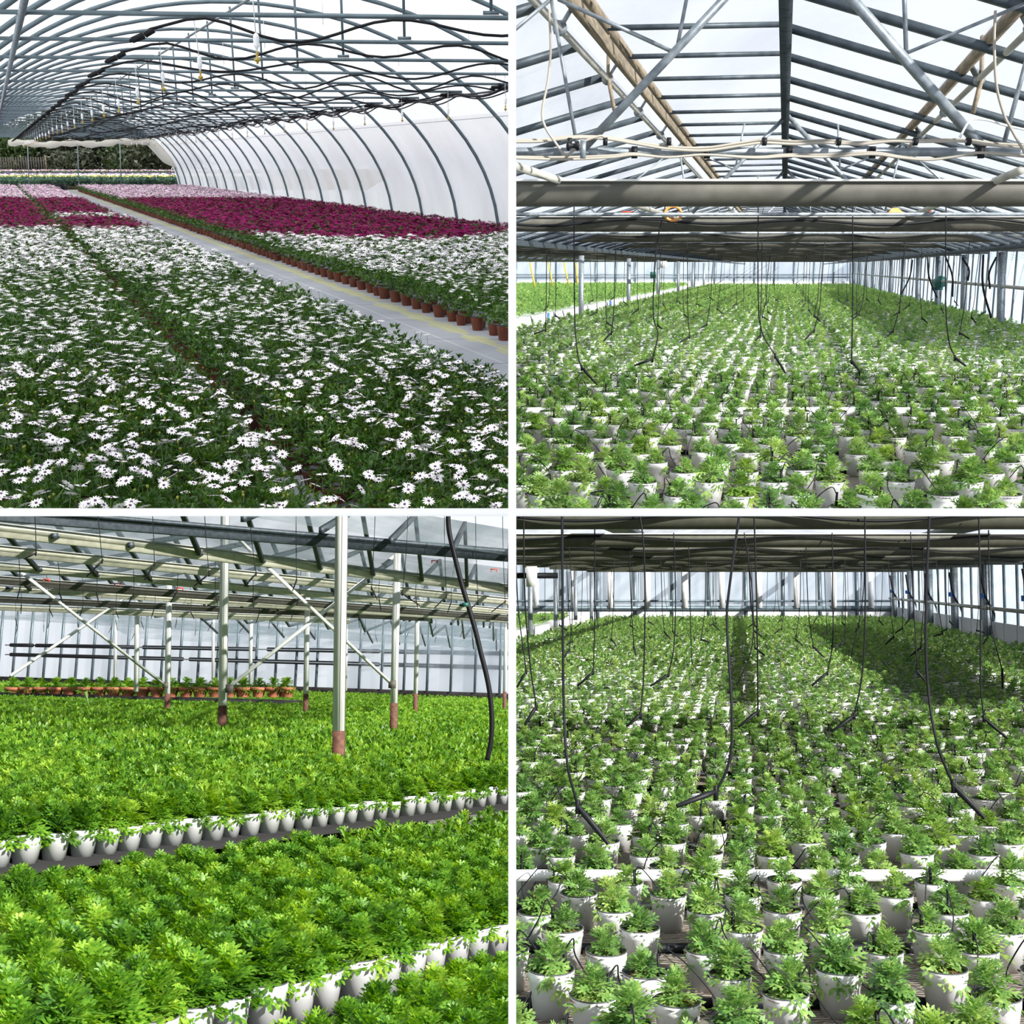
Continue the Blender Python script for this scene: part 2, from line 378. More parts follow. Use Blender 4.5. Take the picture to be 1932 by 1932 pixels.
# ground cloth with woven lines and yellow-green algae
m, t, N, L, b, out = nt('weed_cloth')
tc = N.new('ShaderNodeTexCoord'); sp = N.new('ShaderNodeSeparateXYZ'); L.new(tc.outputs['Object'], sp.inputs[0])
def mth(op, a, b_=None, c=None):
    n = N.new('ShaderNodeMath'); n.operation = op
    for i, x in enumerate((a, b_, c)):
        if x is None: continue
        if isinstance(x, (int, float)): n.inputs[i].default_value = x
        else: L.new(x, n.inputs[i])
    return n.outputs[0]
u = mth('SUBTRACT', sp.outputs[0], mth('MULTIPLY', sp.outputs[1], H.k))
ln1 = mth('LESS_THAN', mth('FRACT', mth('MULTIPLY', u, 3.3)), .05)
ln2 = mth('LESS_THAN', mth('FRACT', mth('MULTIPLY', sp.outputs[1], .75)), .03)
ns = N.new('ShaderNodeTexNoise'); ns.inputs['Scale'].default_value = 1.6; ns.inputs['Detail'].default_value = 6; L.new(tc.outputs['Object'], ns.inputs[0])
ns2 = N.new('ShaderNodeTexNoise'); ns2.inputs['Scale'].default_value = 3.5; ns2.inputs['Detail'].default_value = 8; L.new(tc.outputs['Object'], ns2.inputs[0])
def mixc(f, a, b_):
    n = N.new('ShaderNodeMix'); n.data_type = 'RGBA'
    L.new(f, n.inputs[0])
    for i, x in ((6, a), (7, b_)):
        if isinstance(x, tuple): n.inputs[i].default_value = (*x, 1)
        else: L.new(x, n.inputs[i])
    return n.outputs[2]
c = mixc(ns.outputs[0], (.20, .215, .25), (.30, .31, .34))
c = mixc(mth('MULTIPLY', ln1, .5), c, (.52, .54, .56)); c = mixc(mth('MULTIPLY', ln2, .6), c, (.10, .11, .14))
edge = mth('SUBTRACT', 1.0, mth('MINIMUM', 1.0, mth('MULTIPLY', mth('ABSOLUTE', mth('SUBTRACT', u, 4.28)), 3.6)))
edge2 = mth('SUBTRACT', 1.0, mth('MINIMUM', 1.0, mth('MULTIPLY', mth('ABSOLUTE', mth('SUBTRACT', u, 3.12)), 4.0)))
al = mth('GREATER_THAN', mth('MULTIPLY', mth('MAXIMUM', edge, edge2), ns2.outputs[0]), .33)
c = mixc(mth('MULTIPLY', al, .55), c, (.36, .35, .10)); L.new(c, b.inputs['Base Color']); b.inputs['Roughness'].default_value = .9
M_CLOTH = m
B = QB(); B.add([H.ax(-6, 3.5, 0), H.ax(10.4, 3.5, 0), H.ax(10.4, 67, 0), H.ax(-6, 67, 0)], [(0, 1, 2, 3)])
tag(build(B, 'floor', M_CLOTH, H, base=(0, 0, 0)), kind='structure')
B = QB(); B.add([(-110, 67, -.02), (-8, 67, -.02), (-20, 220, -.02), (-190, 220, -.02)], [(0, 1, 2, 3)])
tag(build(B, 'floor', mat('field_soil', (.22, .17, .12), .9, noise=(.12, .10, .07), scale=.8), H, base=(0, 0, 0)), kind='structure')
# plastic skin
CX, RA, RB = 4.4, 5.92, 4.2
def arch(a, gr=0): return CX + (RA + gr) * math.cos(a), (RB + gr) * math.sin(a)
def skin(a0, a1, n, mt, name):
    B = QB(); Ys = np.linspace(3.0, 67, 33); v = []
    for Y in Ys:
        for i in range(n + 1):
            X0, z = arch(a0 + (a1 - a0) * i / n, .05); v.append(H.ax(X0, Y + .1 * (X0 - CX), z))
    q = [(i * (n + 1) + j, i * (n + 1) + j + 1, (i + 1) * (n + 1) + j + 1, (i + 1) * (n + 1) + j) for i in range(len(Ys) - 1) for j in range(n)]
    B.add(v, q); return tag(build(B, name, mt, H, base=(0, 0, 0), smooth=True), kind='structure')
skin(0, .60, 10, S_SKIN, 'wall_right'); skin(.60, PI, 30, S_SKIN2, 'ceiling')
B = QB(); B.bar(H.ax(10.28, 3, .06), H.ax(10.28, 67, .06), .05, .12); tag(build(B, 'baseboard_right', M_WOOD, H), kind='structure')
# hoops with crossbar and king post, hoses, sprinklers
k_ = 0
for i in range(-2, 26):
    Y = 10.9 + 2.2 * i; f = lambda X0, z: H.ax(X0, Y + .1 * (X0 - CX), z)
    t_ = thing('tunnel_hoop', H, f(CX, 0), f'blue-grey tube hoop of the plastic tunnel, {nth(i + 2)} along the row', 'hoop', 'hoops of the plastic tunnel')
    B = QB(); B.tube([f(*arch(a)) for a in np.linspace(.0, PI, 40)], .036, 6); build(B, 'arch', M_STEELB, H, t_, smooth=True)
    B = QB(); B.tube([f(.12, 2.75), f(4.4, 2.75), f(8.68, 2.75)], .022, 6); build(B, 'crossbar', M_STEELB, H, t_, smooth=True)
    B = QB(); B.tube([f(4.5, 4.12), f(4.5, 2.78)], [.02, .016], 6); B.box(f(4.5, 2.79), (.14, .03, .03)); build(B, 'king_post', M_STEELB, H, t_)
    if 0 <= i:
        j0 = i
        h_ = []; ph = random.uniform(0, 1)
        xs = np.linspace(1.5, 8.35, 43); per = random.uniform(1.5, 2.3)
        for x in xs:
            s_ = .5 - .5 * math.cos(2 * PI * ((x - 1.9) / per)) if x > 1.9 else 0
            h_.append((x, 2.72 - (.17 + .05 * math.sin(i * 7 + x)) * s_ - max(0, 1.9 - x) * .25))
        B = QB(); B.tube([np.array(f(x, z)) + (0, -.05, 0) for x, z in h_], .013, 5)
        hs = build(B, 'irrigation_hose', M_BLACK, H); tag(hs, f'black irrigation hose sagging under the {nth(i + 2)} crossbar of the plastic tunnel', 'hose', 'hoses under the crossbars')
        a = np.array(f(1.52, 2.60)) + (0, -.05, 0); B = QB()
        d = np.array([-.19, 0, -.07]); B.tube([a + (.02, 0, .02), a + d * .3], .026, 8); B.tube([a + d * .35, a + d * .9], [.03, .026], 8); B.tube([a + d * .9, a + d], .016, 8)
        build(B, 'coupling', M_BLACK, H, hs)
        for x in (3.0, 5.2, 7.4): B = QB(); B.tube([f(x, 2.68), f(x, 2.95)], .003, 4); build(B, 'hanger', M_WIREW, H, hs)
    if i >= -1:
        for X0, side in ((1.9, 'near the left ends'), (7.55, 'near the white side sheet')):
            sw = random.uniform(-.03, .03); p = np.array(f(X0, 0)); d = random.uniform(-.04, .04)
            s_ = thing('hanging_sprinkler', H, tuple(p + (0, 0, 2.22 + d)), f'small white hanging sprinkler {side} of the crossbars, {nth(i + 1)} in its line', 'sprinkler', 'hanging sprinklers in the tunnel')
            B = QB(); B.tube([p + (sw, 0, 2.74), p + (0, 0, 2.40 + d)], .004, 4); build(B, 'wire', M_WIREW, H, s_)
            B = QB(); B.lathe([(.002, 2.42 + d), (.014, 2.41 + d), (.021, 2.395 + d), (.019, 2.385 + d), (.022, 2.375 + d), (.019, 2.365 + d), (.022, 2.355 + d), (.019, 2.345 + d), (.021, 2.335 + d), (.010, 2.32 + d), (.006, 2.30 + d)], 10, 0, p); build(B, 'filter_body', M_BENCH, H, s_)
            B = QB(); B.lathe([(.006, 2.31 + d), (.010, 2.28 + d), (.006, 2.265 + d), (.022, 2.255 + d), (.022, 2.24 + d), (.008, 2.235 + d), (.008, 2.222 + d)], 8, 0, p); build(B, 'nozzle', M_BRASS, H, s_)
for nm, X0, z, r, mt, lb in (('side_rail', .42, 2.74, .032, M_GALV, 'grey gutter rail along the left ends of the tunnel crossbars'), ('ridge_rail', 4.5, 4.05, .022, M_STEELB, 'blue-grey ridge rail above the king posts of the tunnel'),
                       ('side_rail', 8.62, 2.68, .018, M_STEELB, 'thin blue-grey rail along the right ends of the tunnel crossbars'), ('support_wire', 9.25, 2.32, .005, M_GALV, 'thin straight wire running along the white side sheet')):
    B = QB(); along(B, X0, z, 4, 66, r); tag(build(B, nm, mt, H), lb, 'wire' if 'wire' in nm else 'rail')
for j in range(3):
    B = QB(); pts = [H.ax(8.38 + .05 * j + .04 * math.sin(Y * 1.3 + j), Y, 2.70 - .02 * j - (.10 if j != 1 else .03) * abs(math.sin(PI * (Y - 8.7) / 2.2)) ** 1.3) for Y in np.arange(7.5, 64, .25)]
    B.tube(pts, (.024, .012, .012)[j], 6)
    tag(build(B, 'supply_hose', M_BLACK, H), ('thick black supply hose looping along the right ends of the crossbars', 'thin black cable running straight beside the thick looping supply hose', 'thin black hose looping beside the thick supply hose of the tunnel')[j], 'hose')
for i in range(0, 24):
    p = np.array(H.ax(8.40, 10.9 + 2.2 * i + .35, 2.69)); B = QB()
    B.tube([p + (-.12, -.1, .0), p + (.10, .1, .02)], .03, 6); B.tube([p + (0, -.05, .06), p + (0, .02, -.05)], .022, 6); B.tube([p + (-.16, .02, -.02), p + (.0, .0, .0)], .018, 6); B.box(p + (.06, 0, .01), (.06, .07, .07))
    tag(build(B, 'valve', M_BLACK, H), f'black valve joint on the looping supply hose, {nth(i)} along it', 'valve', 'valves on the supply hose')

# ---- daisies
rs = np.random.RandomState(11)
def daisy_leaves(N, tufts, L, W, R=.118, Hh=.17, z0=.11):
    B = QB()
    for i in range(tufts):
        az = i * 2.39996 + rs.normal(0, .3); e = math.asin(min(1, max(-.2, -.12 + 1.12 * (i + .5) / tufts))); s = rs.uniform(.72, 1.04)
        c = np.array([R * math.cos(e) * math.cos(az) * s, R * math.cos(e) * math.sin(az) * s, z0 + .02 + Hh * math.sin(e) * s])
        for j in range(N):
            el = math.radians(rs.uniform(15, 80)); a2 = az - PI / 2 + rs.normal(0, 1.3)
            lf, q = simple_leaf(L * rs.uniform(.7, 1.3), W, .25); B.add(lf @ rot(a2, el, rs.normal(0, .6)).T + c, q)
    return B.arr()
def flower(np_, R=.028, eye=8, stem=True, rise=.15):
    B = QB()
    for j in range(np_):
        a = 2 * PI * j / np_ + rs.normal(0, .05); l = R * rs.uniform(.9, 1.06); wd = R * 2.0 / np_ * 1.35
        v = np.array([(-wd * .35, R * .16, 0), (wd * .35, R * .16, 0), (wd * .62, l * .66, rise * R * .5), (-wd * .62, l * .66, rise * R * .5), (wd * .28, l, rise * R * .25), (-wd * .28, l, rise * R * .25)])
        B.add(v @ rot(a, 0).T, [(0, 1, 2, 3), (3, 2, 4, 5)] if eye else [(0, 1, 4, 5)], 0)
    if eye: B.lathe([(R * .22, .0), (R * .19, .004), (.0005, .006)], eye, 1)
    if stem: B.tube([(0, 0, .001), (.002, 0, -.03), (.004, .002, -.08)], .0016, 3, 2, cap=False)
    return B.arr()
def potd(n, full): return pot_arr(.048, .066, .115, n, full).arr()
Dp = qmesh('pot', *[(a, b) for a, b, c in [potd(16, True)]][0], [M_TERRA, M_POTIN], potd(16, True)[2], True)
fol = [daisy_leaves(6, 46, .036, .012) for _ in range(5)]
Dfol = [qmesh('foliage', v, q, [L_DAISY], m) for v, q, m in fol]
flo = [flower(13) for _ in range(3)]
Dflo = {c: [qmesh('flower', v, q, [pm, M_EYE, M_STEM], m) for v, q, m in flo] for c, pm in (('w', M_PETW), ('m', M_PETM), ('p', M_PETP))}
bud = QB(); bud.lathe([(.001, 0), (.006, .004), (.005, .012), (.001, .014)], 6, 0); bud.tube([(0, 0, .002), (0, 0, -.05)], .0012, 3, 0, cap=False); bud_arr = bud.arr()
Dbud = qmesh('bud', bud_arr[0], bud_arr[1], [M_BUD], bud_arr[2])
def tilt_arr(a, p, s=1.0, tl=.3, dm=0):
    v, q, m = a; return (v * s) @ rot(rs.uniform(0, 6.3), rs.normal(0, tl)).T + np.array(p), q, m + dm
def fpos():
    r = rs.uniform(0, 1) ** .6 * .12; a = rs.uniform(0, 6.3); return (r * math.cos(a), r * math.sin(a), .325 - r * r * 3.2 + rs.uniform(-.012, .022))
def whole(lv, fl, nf, pot=None, size=1.0, nb=0):
    """pot 0,1; foliage 3; petal 4; eye 5; stem 6; bud 7"""
    P = []
    if pot is not None: P.append(pot)
    P.append((lv[0], lv[1], lv[2] + 3))
    cl = rs.uniform(-.05, .05, 2)
    for _ in range(nf):
        p = fpos(); f_ = fl[rs.randint(len(fl))]; P.append(tilt_arr(f_, (p[0] * .8 + cl[0], p[1] * .8 + cl[1], p[2]), size, .28, 4))
    for _ in range(nb): P.append(tilt_arr(bud_arr, np.array(fpos()) - (0, 0, .035), 1, .2, 7))
    return arr_join(P)
def dm(pm): return [M_TERRA, M_POTIN, M_SOIL, L_DAISY, pm, M_EYE, M_STEM, M_BUD]
flo_m = [flower(8, .028, 0, True) for _ in range(3)]; flo_l = [flower(5, .032, 0, False) for _ in range(2)]
plo = potd(8, False)
mid = [whole(daisy_leaves(5, 26, .042, .017), flo_m, rs.randint(3, 9)) for _ in range(6)]
midp = [whole(daisy_leaves(5, 26, .042, .017), flo_m, rs.randint(1, 5), plo) for _ in range(4)]
low = [whole(daisy_leaves(4, 9, .06, .035), flo_l, rs.randint(6, 10), None, 1.15) for _ in range(6)]
lowp = [whole(daisy_leaves(4, 9, .06, .035), flo_l, rs.randint(4, 7), plo, 1.15) for _ in range(3)]
dense = [whole(daisy_leaves(3, 7, .06, .035), flo_l, rs.randint(11, 16), None, 1.25) for _ in range(5)]
densep = [whole(daisy_leaves(3, 9, .06, .035), flo_l, rs.randint(6, 10), plo, 1.2) for _ in range(3)]
PIT = .182
cells = []
for bi, (xa, xb) in enumerate(((-2.9, 1.14), (1.42, 2.92), (4.50, 10.15))):
    nx = int((xb - xa) / PIT)
    for iy in range(int((63.5 - 3.9) / (PIT * .92))):
        for ix in range(nx + 1):
            X0 = xa + ix * PIT + (PIT / 2 if iy % 2 else 0); Y = 3.9 + iy * PIT * .92
            if X0 > xb + .05: continue
            p = H.ax(X0 + rs.normal(0, .012), Y + rs.normal(0, .012), 0)
            if not H.seen((p[0], p[1], .3), 30): continue
            x_, y_ = H.px((p[0], p[1], .3))
            if y_ > 1010: continue
            edge = (bi == 1 and (ix == 0 or X0 > xb - .2)) or (bi == 2 and ix == 0) or (bi == 0 and X0 > xb - .2)
            patch = math.sin(X0 * 1.9 + 2 * math.sin(Y * .35)) + math.sin(Y * .8 + X0)
            lim = 23.3 if bi < 2 else 21.5 + 1.5 * math.sin(X0 * .7)
            col = 'w' if Y < lim or (bi == 1 and 27.5 < Y < 30 and rs.rand() < .7) else ('m' if Y < 42 else 'p')
            cells.append((Y, p, edge, col, bi, iy, X0))
cells.sort(key=lambda c: c[0])
wh = [c for c in cells if c[3] == 'w']; ma = [c for c in cells if c[3] == 'm']; pk = [c for c in cells if c[3] == 'p']
bedn = ('leftmost bed', 'bed left of path', 'bed right of path')
single_w = [qmesh('potted_daisy', *whole(fol[i % 5], flo, 5, potd(12, True), 1, 3)[:2], dm(M_PETW), None) for i in range(6)]
sw_ = [whole(fol[i % 5], flo, (1, 3, 4, 5, 6, 2)[i], potd(12, True), 1, 3) for i in range(6)]
single_w = [qmesh('potted_daisy', v, q, dm(M_PETW), m) for v, q, m in sw_]
LBW = rowlabels(wh[:300], 'white daisy plant', bedn, lambda c: (c[4], c[5]), lambda c: c[1][0])
for n_, c in enumerate(wh[:300]):
    p = c[1]; rz = rs.uniform(0, 6.3); s = rs.uniform(.92, 1.1)
    lab = LBW[id(c)]
    if n_ < 90:
        t_ = thing('potted_daisy', H, p, lab, 'potted plant', 'white daisies in the nearest rows of bed %d' % (c[4] + 1), rz, s)
        ob('pot', Dp, H, t_); ob('foliage', Dfol[rs.randint(5)], H, t_)
        cl = rs.uniform(-.04, .04, 2)
        for _ in range((1, 2, 3, 4, 6, 7)[rs.randint(6)]):
            q_ = fpos(); o = ob('flower', Dflo['w'][rs.randint(3)], H, t_, (q_[0] + cl[0], q_[1] + cl[1], q_[2] + .015)); o.rotation_euler = (rs.normal(0, .28) + .12, rs.normal(0, .28), rs.uniform(0, 6.3))
        for _ in range(2):
            q_ = fpos(); o = ob('bud', Dbud, H, t_, (q_[0], q_[1], q_[2] - .035))
    else:
        o = ob('potted_daisy', single_w[rs.randint(6)], H, None, p, rz, s); tag(o, lab, 'potted plant', 'white daisies in the nearest rows of bed %d' % (c[4] + 1))
def rest(name, cs, pm, near, lab, dn=False):
    A = [(mid, [c[1] for c in cs if c[0] < near and not c[2]]), (midp, [c[1] for c in cs if c[0] < near and c[2]]),
         (dense if dn else low, [c[1] for c in cs if c[0] >= near and not c[2]]), (densep if dn else lowp, [c[1] for c in cs if c[0] >= near and c[2]])]
    tag(scatter(name, H, A, dm(pm), rs), lab, 'flower bed', None, 'stuff')
rest('white_daisy_bed', wh[300:], M_PETW, 14, 'mass of white daisies in brown pots filling the beds beyond the nearest rows')
for cs, nm, pm, ck, nd, lab, grp in ((ma, 'magenta', M_PETM, 'm', 300, 'magenta daisy plant in a brown pot behind the white ones, front of the magenta band', 'magenta daisies nearest'),
                           (pk, 'pink', M_PETP, 'p', 300, 'pale pink daisy plant in a brown pot behind the magenta band in the tunnel', 'pink daisies nearest')):
    md = [qmesh('potted_%s_daisy' % nm, v, q, dm(pm), m) for v, q, m in (dense + densep)]
    LB = rowlabels(cs[:nd], nm + ' daisy plant', bedn, lambda c: (c[4], c[5]), lambda c: c[1][0], row=nm + ' row')
    for c in cs[:nd]:
        o = ob('potted_%s_daisy' % nm, md[rs.randint(5) if not c[2] else 5 + rs.randint(3)], H, None, c[1], rs.uniform(0, 6.3), rs.uniform(.9, 1.1)); tag(o, LB[id(c)], 'potted plant', grp)
    rest(nm + '_daisy_bed', cs[nd:], pm, 0, 'mass of %s daisies in brown pots filling the far part of the tunnel beds' % nm, True)
# ---- outdoors beyond the tunnel's open end
tuft = [arr_join([(v * 1.6, q, m) for v, q, m in [whole(daisy_leaves(3, 7, .09, .05), flo_l, k, None, 1.9)]]) for k in (3, 5, 6)]
green = [arr_join([(v * 1.6, q, m) for v, q, m in [whole(daisy_leaves(4, 10, .09, .05), flo_l, 0)]]) for k in range(3)]
L_TEAL = leafmat('blue_green_leaf', (.05, .10, .07), (.10, .18, .13), (.16, .27, .18), .2)
for ya, yb, pm, lm, tv, nm, lab in ((68, 74, M_PETW, L_TEAL, green, 'low_green_bed', 'strip of blue-green low plants just outside the tunnel end'),
        (74.5, 80, M_PETY, L_DAISY, tuft, 'yellow_pansy_bed', 'strip of pale yellow flowers outside behind the blue-green strip'),
        (81, 92, M_PETW, L_DAISY, tuft, 'white_pansy_bed', 'strip of white flowers outside behind the yellow strip'),
        (93, 97, M_PETU, L_DAISY, tuft, 'purple_pansy_bed', 'strip of purple flowers outside between white and green strips'),
        (98, 112, M_PETW, L_DAISY, green, 'far_green_bed', 'strip of plain green plants outside behind the purple flowers'),
        (114, 132, M_PETP, L_DAISY, tuft, 'pink_pansy_bed', 'farthest strip of pink flowers in front of the trees')):
    ps = []
    n = 2600
    while len(ps) < n:
        Y = rs.uniform(ya, yb); X = rs.uniform(-.47, -.20) * Y; p = (X, Y, 0)
        ps.append(p)
    mm = [M_TERRA, M_POTIN, M_SOIL, lm, pm, M_EYE, M_STEM, M_BUD]
    tag(scatter(nm, H, [(tv, ps)], mm, rs), lab, 'flower bed', None, 'stuff')
def tree(H, x, y, Yd, zb, zt, wd, lm, label, n=3600, nb=9, leaf=.36):
    p = H.P(x, y, Y=Yd); p = (p[0], Yd, zb); t_ = thing('tree', H, p, label, 'tree', 'trees beyond the tunnel')
    B = QB(); hh = zt - zb; B.tube([p, (p[0] + .1, Yd, zb + hh * .35), (p[0] - .1, Yd, zb + hh * .7)], [.22, .15, .06], 7)
    for j in range(4): a = rs.uniform(0, 6.3); B.tube([(p[0], Yd, zb + hh * .3), (p[0] + wd * .3 * math.cos(a), Yd + wd * .3 * math.sin(a), zb + hh * .65)], [.09, .03], 5)
    build(B, 'trunk', M_WOOD, H, t_)
    V = []; bl = [(rs.uniform(-.32, .32) * wd, rs.uniform(-.3, .3) * wd, zb + hh * rs.uniform(.15, .8), wd * rs.uniform(.16, .30)) for _ in range(nb * 2)]
    for _ in range(n):
        cx, cy, cz, r = bl[rs.randint(len(bl))]; d = rs.normal(0, 1, 3); d /= np.linalg.norm(d); r_ = r * rs.uniform(.75, 1.05)
        c = np.array([p[0] + cx, Yd + cy, cz]) + d * r_ * (1, 1, .85); 
        if c[2] < zb: c[2] = zb + rs.uniform(0, .5)
        a = rs.normal(0, 1, 3); a /= np.linalg.norm(a); b_ = np.cross(a, d); b_ /= np.linalg.norm(b_) + 1e-6; s = leaf * rs.uniform(.5, 1.2)
        V.append([c - a * s, c + b_ * s * .4, c + a * s, c - b_ * s * .4])
    v = np.array(V).reshape(-1, 3); B = QB(); B.add(v, np.arange(len(v)).reshape(-1, 4)); build(B, 'foliage', lm, H, t_)
for x, Yd, zt, wd, lm, lb in ((30, 150, 5.2, 7, L_TREE2, 'round bright green tree at the left edge above the fence'), (62, 160, 6.5, 9, L_TREE, 'blue-green tree right of the round bright one, above the fence'),
        (112, 152, 7.5, 10, L_TREE, 'dull olive tree right of the fence'), (165, 156, 8, 10, L_TREE, 'grey-green tree in the middle of the tunnel opening'), (210, 158, 8, 10, L_TREE, 'grey-green tree right of the middle of the opening'),
        (258, 146, 5.0, 7, L_TREE2, 'brighter green bush in front of the grey trees'), (300, 156, 7.5, 10, L_TREE, 'grey-green tree beside the hanging end curtain'), (318, 143, 6.5, 12, L_TREE, 'low olive tree nearest the right side of the opening'), (140, 142, 3.2, 5, L_TREE, 'low olive bush in front of the middle trees'), (-5, 158, 6.5, 9, L_TREE, 'dark tree cut by the left edge of the view')):
    tree(H, x, 320, Yd, 0, zt, wd, lm, lb)
fr = None
a = H.P(-5, 326, Y=136); b_ = H.P(88, 326, Y=136); t_ = thing('slat_fence', H, (a[0], 136, 0), 'grey wooden slat fence below the trees at far left', 'fence')
B = QB()
for x in np.arange(a[0], b_[0], .28): B.box((x, 136, .95), (.16, .03, 1.9 + rs.uniform(-.05, .05)))
B.box(((a[0] + b_[0]) / 2, 136.05, 1.5), (b_[0] - a[0], .05, .1)); B.box(((a[0] + b_[0]) / 2, 136.05, .5), (b_[0] - a[0], .05, .1)); build(B, 'slat_panel', mat('old_fence_wood', (.085, .078, .07), .9, noise=(.05, .045, .04), scale=5), H, t_)
for x in np.linspace(a[0], b_[0], 3): B = QB(); B.box((x, 136.1, 1.05), (.12, .12, 2.1)); build(B, 'post', M_WOOD, H, t_)
# curtain pieces of the open tunnel end
Yc = 66.5
cA = [H.P(x, y, Y=Yc) for x, y in ((270, 262), (282, 279), (309, 306), (338, 319))]; cB = [H.P(x, y, Y=Yc) for x, y in ((299, 262), (314, 275), (331, 292), (343, 318))]
A = smooth_pts(cA, 6); C2 = smooth_pts(cB, 6); v = []
for i, (a, b_) in enumerate(zip(A, C2)):
    for j in range(7): tt = j / 6; p = a * (1 - tt) + b_ * tt; v.append((p[0], Yc - .5 * math.sin(PI * tt) - .08 * math.sin(9 * tt + i * .6), p[2]))
n = len(A); B = QB(); B.add(v, [(i * 7 + j, i * 7 + j + 1, (i + 1) * 7 + j + 1, (i + 1) * 7 + j) for i in range(n - 1) for j in range(6)])
tag(build(B, 'end_curtain', S_CURT, H, smooth=True), 'beige plastic curtain hanging slack at the right of the tunnel opening', 'curtain')
B = QB(); a = H.P(20, 270, Y=Yc); b_ = H.P(300, 264, Y=Yc)
B.tube([(a[0] + (b_[0] - a[0]) * s, Yc - .2, a[2] + (b_[2] - a[2]) * s + .05 * math.sin(s * 19) - .12 * math.sin(s * PI)) for s in np.linspace(0, 1, 30)], [.16 + .05 * math.sin(i * 1.7) for i in range(30)], 8)
tag(build(B, 'rolled_sheet', S_CURT, H, smooth=True), 'crumpled rolled-up white sheet along the top of the tunnel opening', 'sheet')
for x, y0, y1, lb in ((52, 272, 332, 'thin leftmost upright pole in the tunnel opening'), (146, 272, 328, 'thin grey upright pole in the middle of the tunnel opening'), (226, 268, 330, 'thin upright pole right of the middle one in the opening'), (346, 312, 358, 'dark upright door pole at the foot of the curtain')):
    a = H.P(x, y0, Y=66); b_ = H.P(x, y1, Y=66); B = QB(); B.tube([a, (b_[0], 66, 0)], .03, 5); tag(build(B, 'end_pole', M_GALV if x < 300 else M_WOOD, H), lb, 'pole')
p = H.P(105, 358, Z=0.05); B = QB()
for dx in (-.5, .5): B.box((p[0] + dx * .95, p[1], .18), (.05, .6, .36))
for dy in (-.3, .3): B.box((p[0], p[1] + dy, .18), (1.0, .05, .36))
B.box((p[0], p[1], .03), (1.0, .6, .04)); tag(build(B, 'plant_crate', M_BLACK, H), 'black open plastic crate standing at the end of the left bed', 'crate')
# ================================================================== white-potted seedlings (shared shapes)
rs = np.random.RandomState(5)
PW = pot_arr(.060, .078, .15, 22).arr(); PWm = qmesh('pot', PW[0], PW[1], [M_POTW, M_POTIN], PW[2], True)
SW_ = [soil_arr(.071, .130, rs).arr() for _ in range(3)]; SWm = [qmesh('soil', v, q, [M_SOIL], m) for v, q, m in SW_]
def lift(a, z, dmv=0, s=1.0): return a[0] * s + np.array([0, 0, z]), a[1], a[2] + dmv
FS = [lift(seedling(rs, 60, rs.uniform(.10, .14), rs.uniform(.070, .090), 2, .85, curl=.75), .135) for _ in range(8)]
FSm = [qmesh('foliage', v, q, [L_SEEDY if i == 2 else L_SEED], m) for i, (v, q, m) in enumerate(FS)]
FB = [lift(seedling(rs, 70, rs.uniform(.18, .23), rs.uniform(.09, .112), 2, .95, curl=.4), .135) for _ in range(7)]
FBm = [qmesh('foliage', v, q, [L_BUSH], m) for v, q, m in FB]
def tube_arr(kind):
    B = QB(); a = rs.uniform(0, 6.3); r = .05; ex = rs.uniform(.12, .2); c, s_ = math.cos(a), math.sin(a)
    P = [(r * c, r * s_, .205), (r * c * 1.6, r * s_ * 1.6, .20 + rs.uniform(.02, .06)), ((r + ex * .5) * c - .03, (r + ex * .5) * s_, .17), ((r + ex) * c - .02, (r + ex) * s_, .06), ((r + ex) * c + .05, (r + ex) * s_ + .02, .012), ((r + ex) * c + .12, (r + ex) * s_ - .05, .010)]
    B.tube(smooth_pts(P, 5), .0028, 5); B.bar((r * c, r * s_, .12), (r * c * .95, r * s_ * .95, .215), .012, .008); return B.arr()
TS = [tube_arr(i) for i in range(6)]; TSm = [qmesh('drip_tube', v, q, [M_BLACK], m) for v, q, m in TS]
PM = [M_POTW, M_POTIN, M_SOIL, L_SEED, M_BLACK]
def onepot(F, i, tube=True):
    P = [(PW[0], PW[1], PW[2]), (SW_[i % 3][0], SW_[i % 3][1], SW_[i % 3][2] + 2), (F[i % len(F)][0], F[i % len(F)][1], F[i % len(F)][2] + 3)]
    if tube: t = TS[i % 6]; P.append((t[0], t[1], t[2] + 4))
    return arr_join(P)
plw = pot_arr(.057, .078, .15, 10, False); plw.lathe([(.072, .134), (.03, .142), (.002, .142)], 10, 2); plw = plw.arr()
plf = QB(); plf.lathe([(.06, 0), (.078, .15)], 6, 0); plf.lathe([(.078, .15), (.01, .14)], 6, 2); plf = plf.arr()
def midp_(N, H, R, lob, W, pot, curl=.5): 
    f = lift(seedling(rs, N, H, R, lob, W, curl=curl), .135, 3); return arr_join(([pot] if pot is not None else []) + [f])
S_mid = [midp_(40, .125, .085, 0, .95, plw) for _ in range(6)]
S_far = [midp_(20, .125, .105, -1, .55, plf) for _ in range(5)]
S_vfar = [midp_(11, .125, .125, -1, .55, None) for _ in range(5)]
B_mid = [midp_(32, .20, .125, 0, .95, None) for _ in range(6)]
B_midp = [midp_(32, .20, .125, 0, .95, plw) for _ in range(3)]
B_far = [midp_(15, .19, .13, -1, .5, None) for _ in range(5)]
B_vfar = [midp_(8, .19, .15, -1, .75, None) for _ in range(5)]
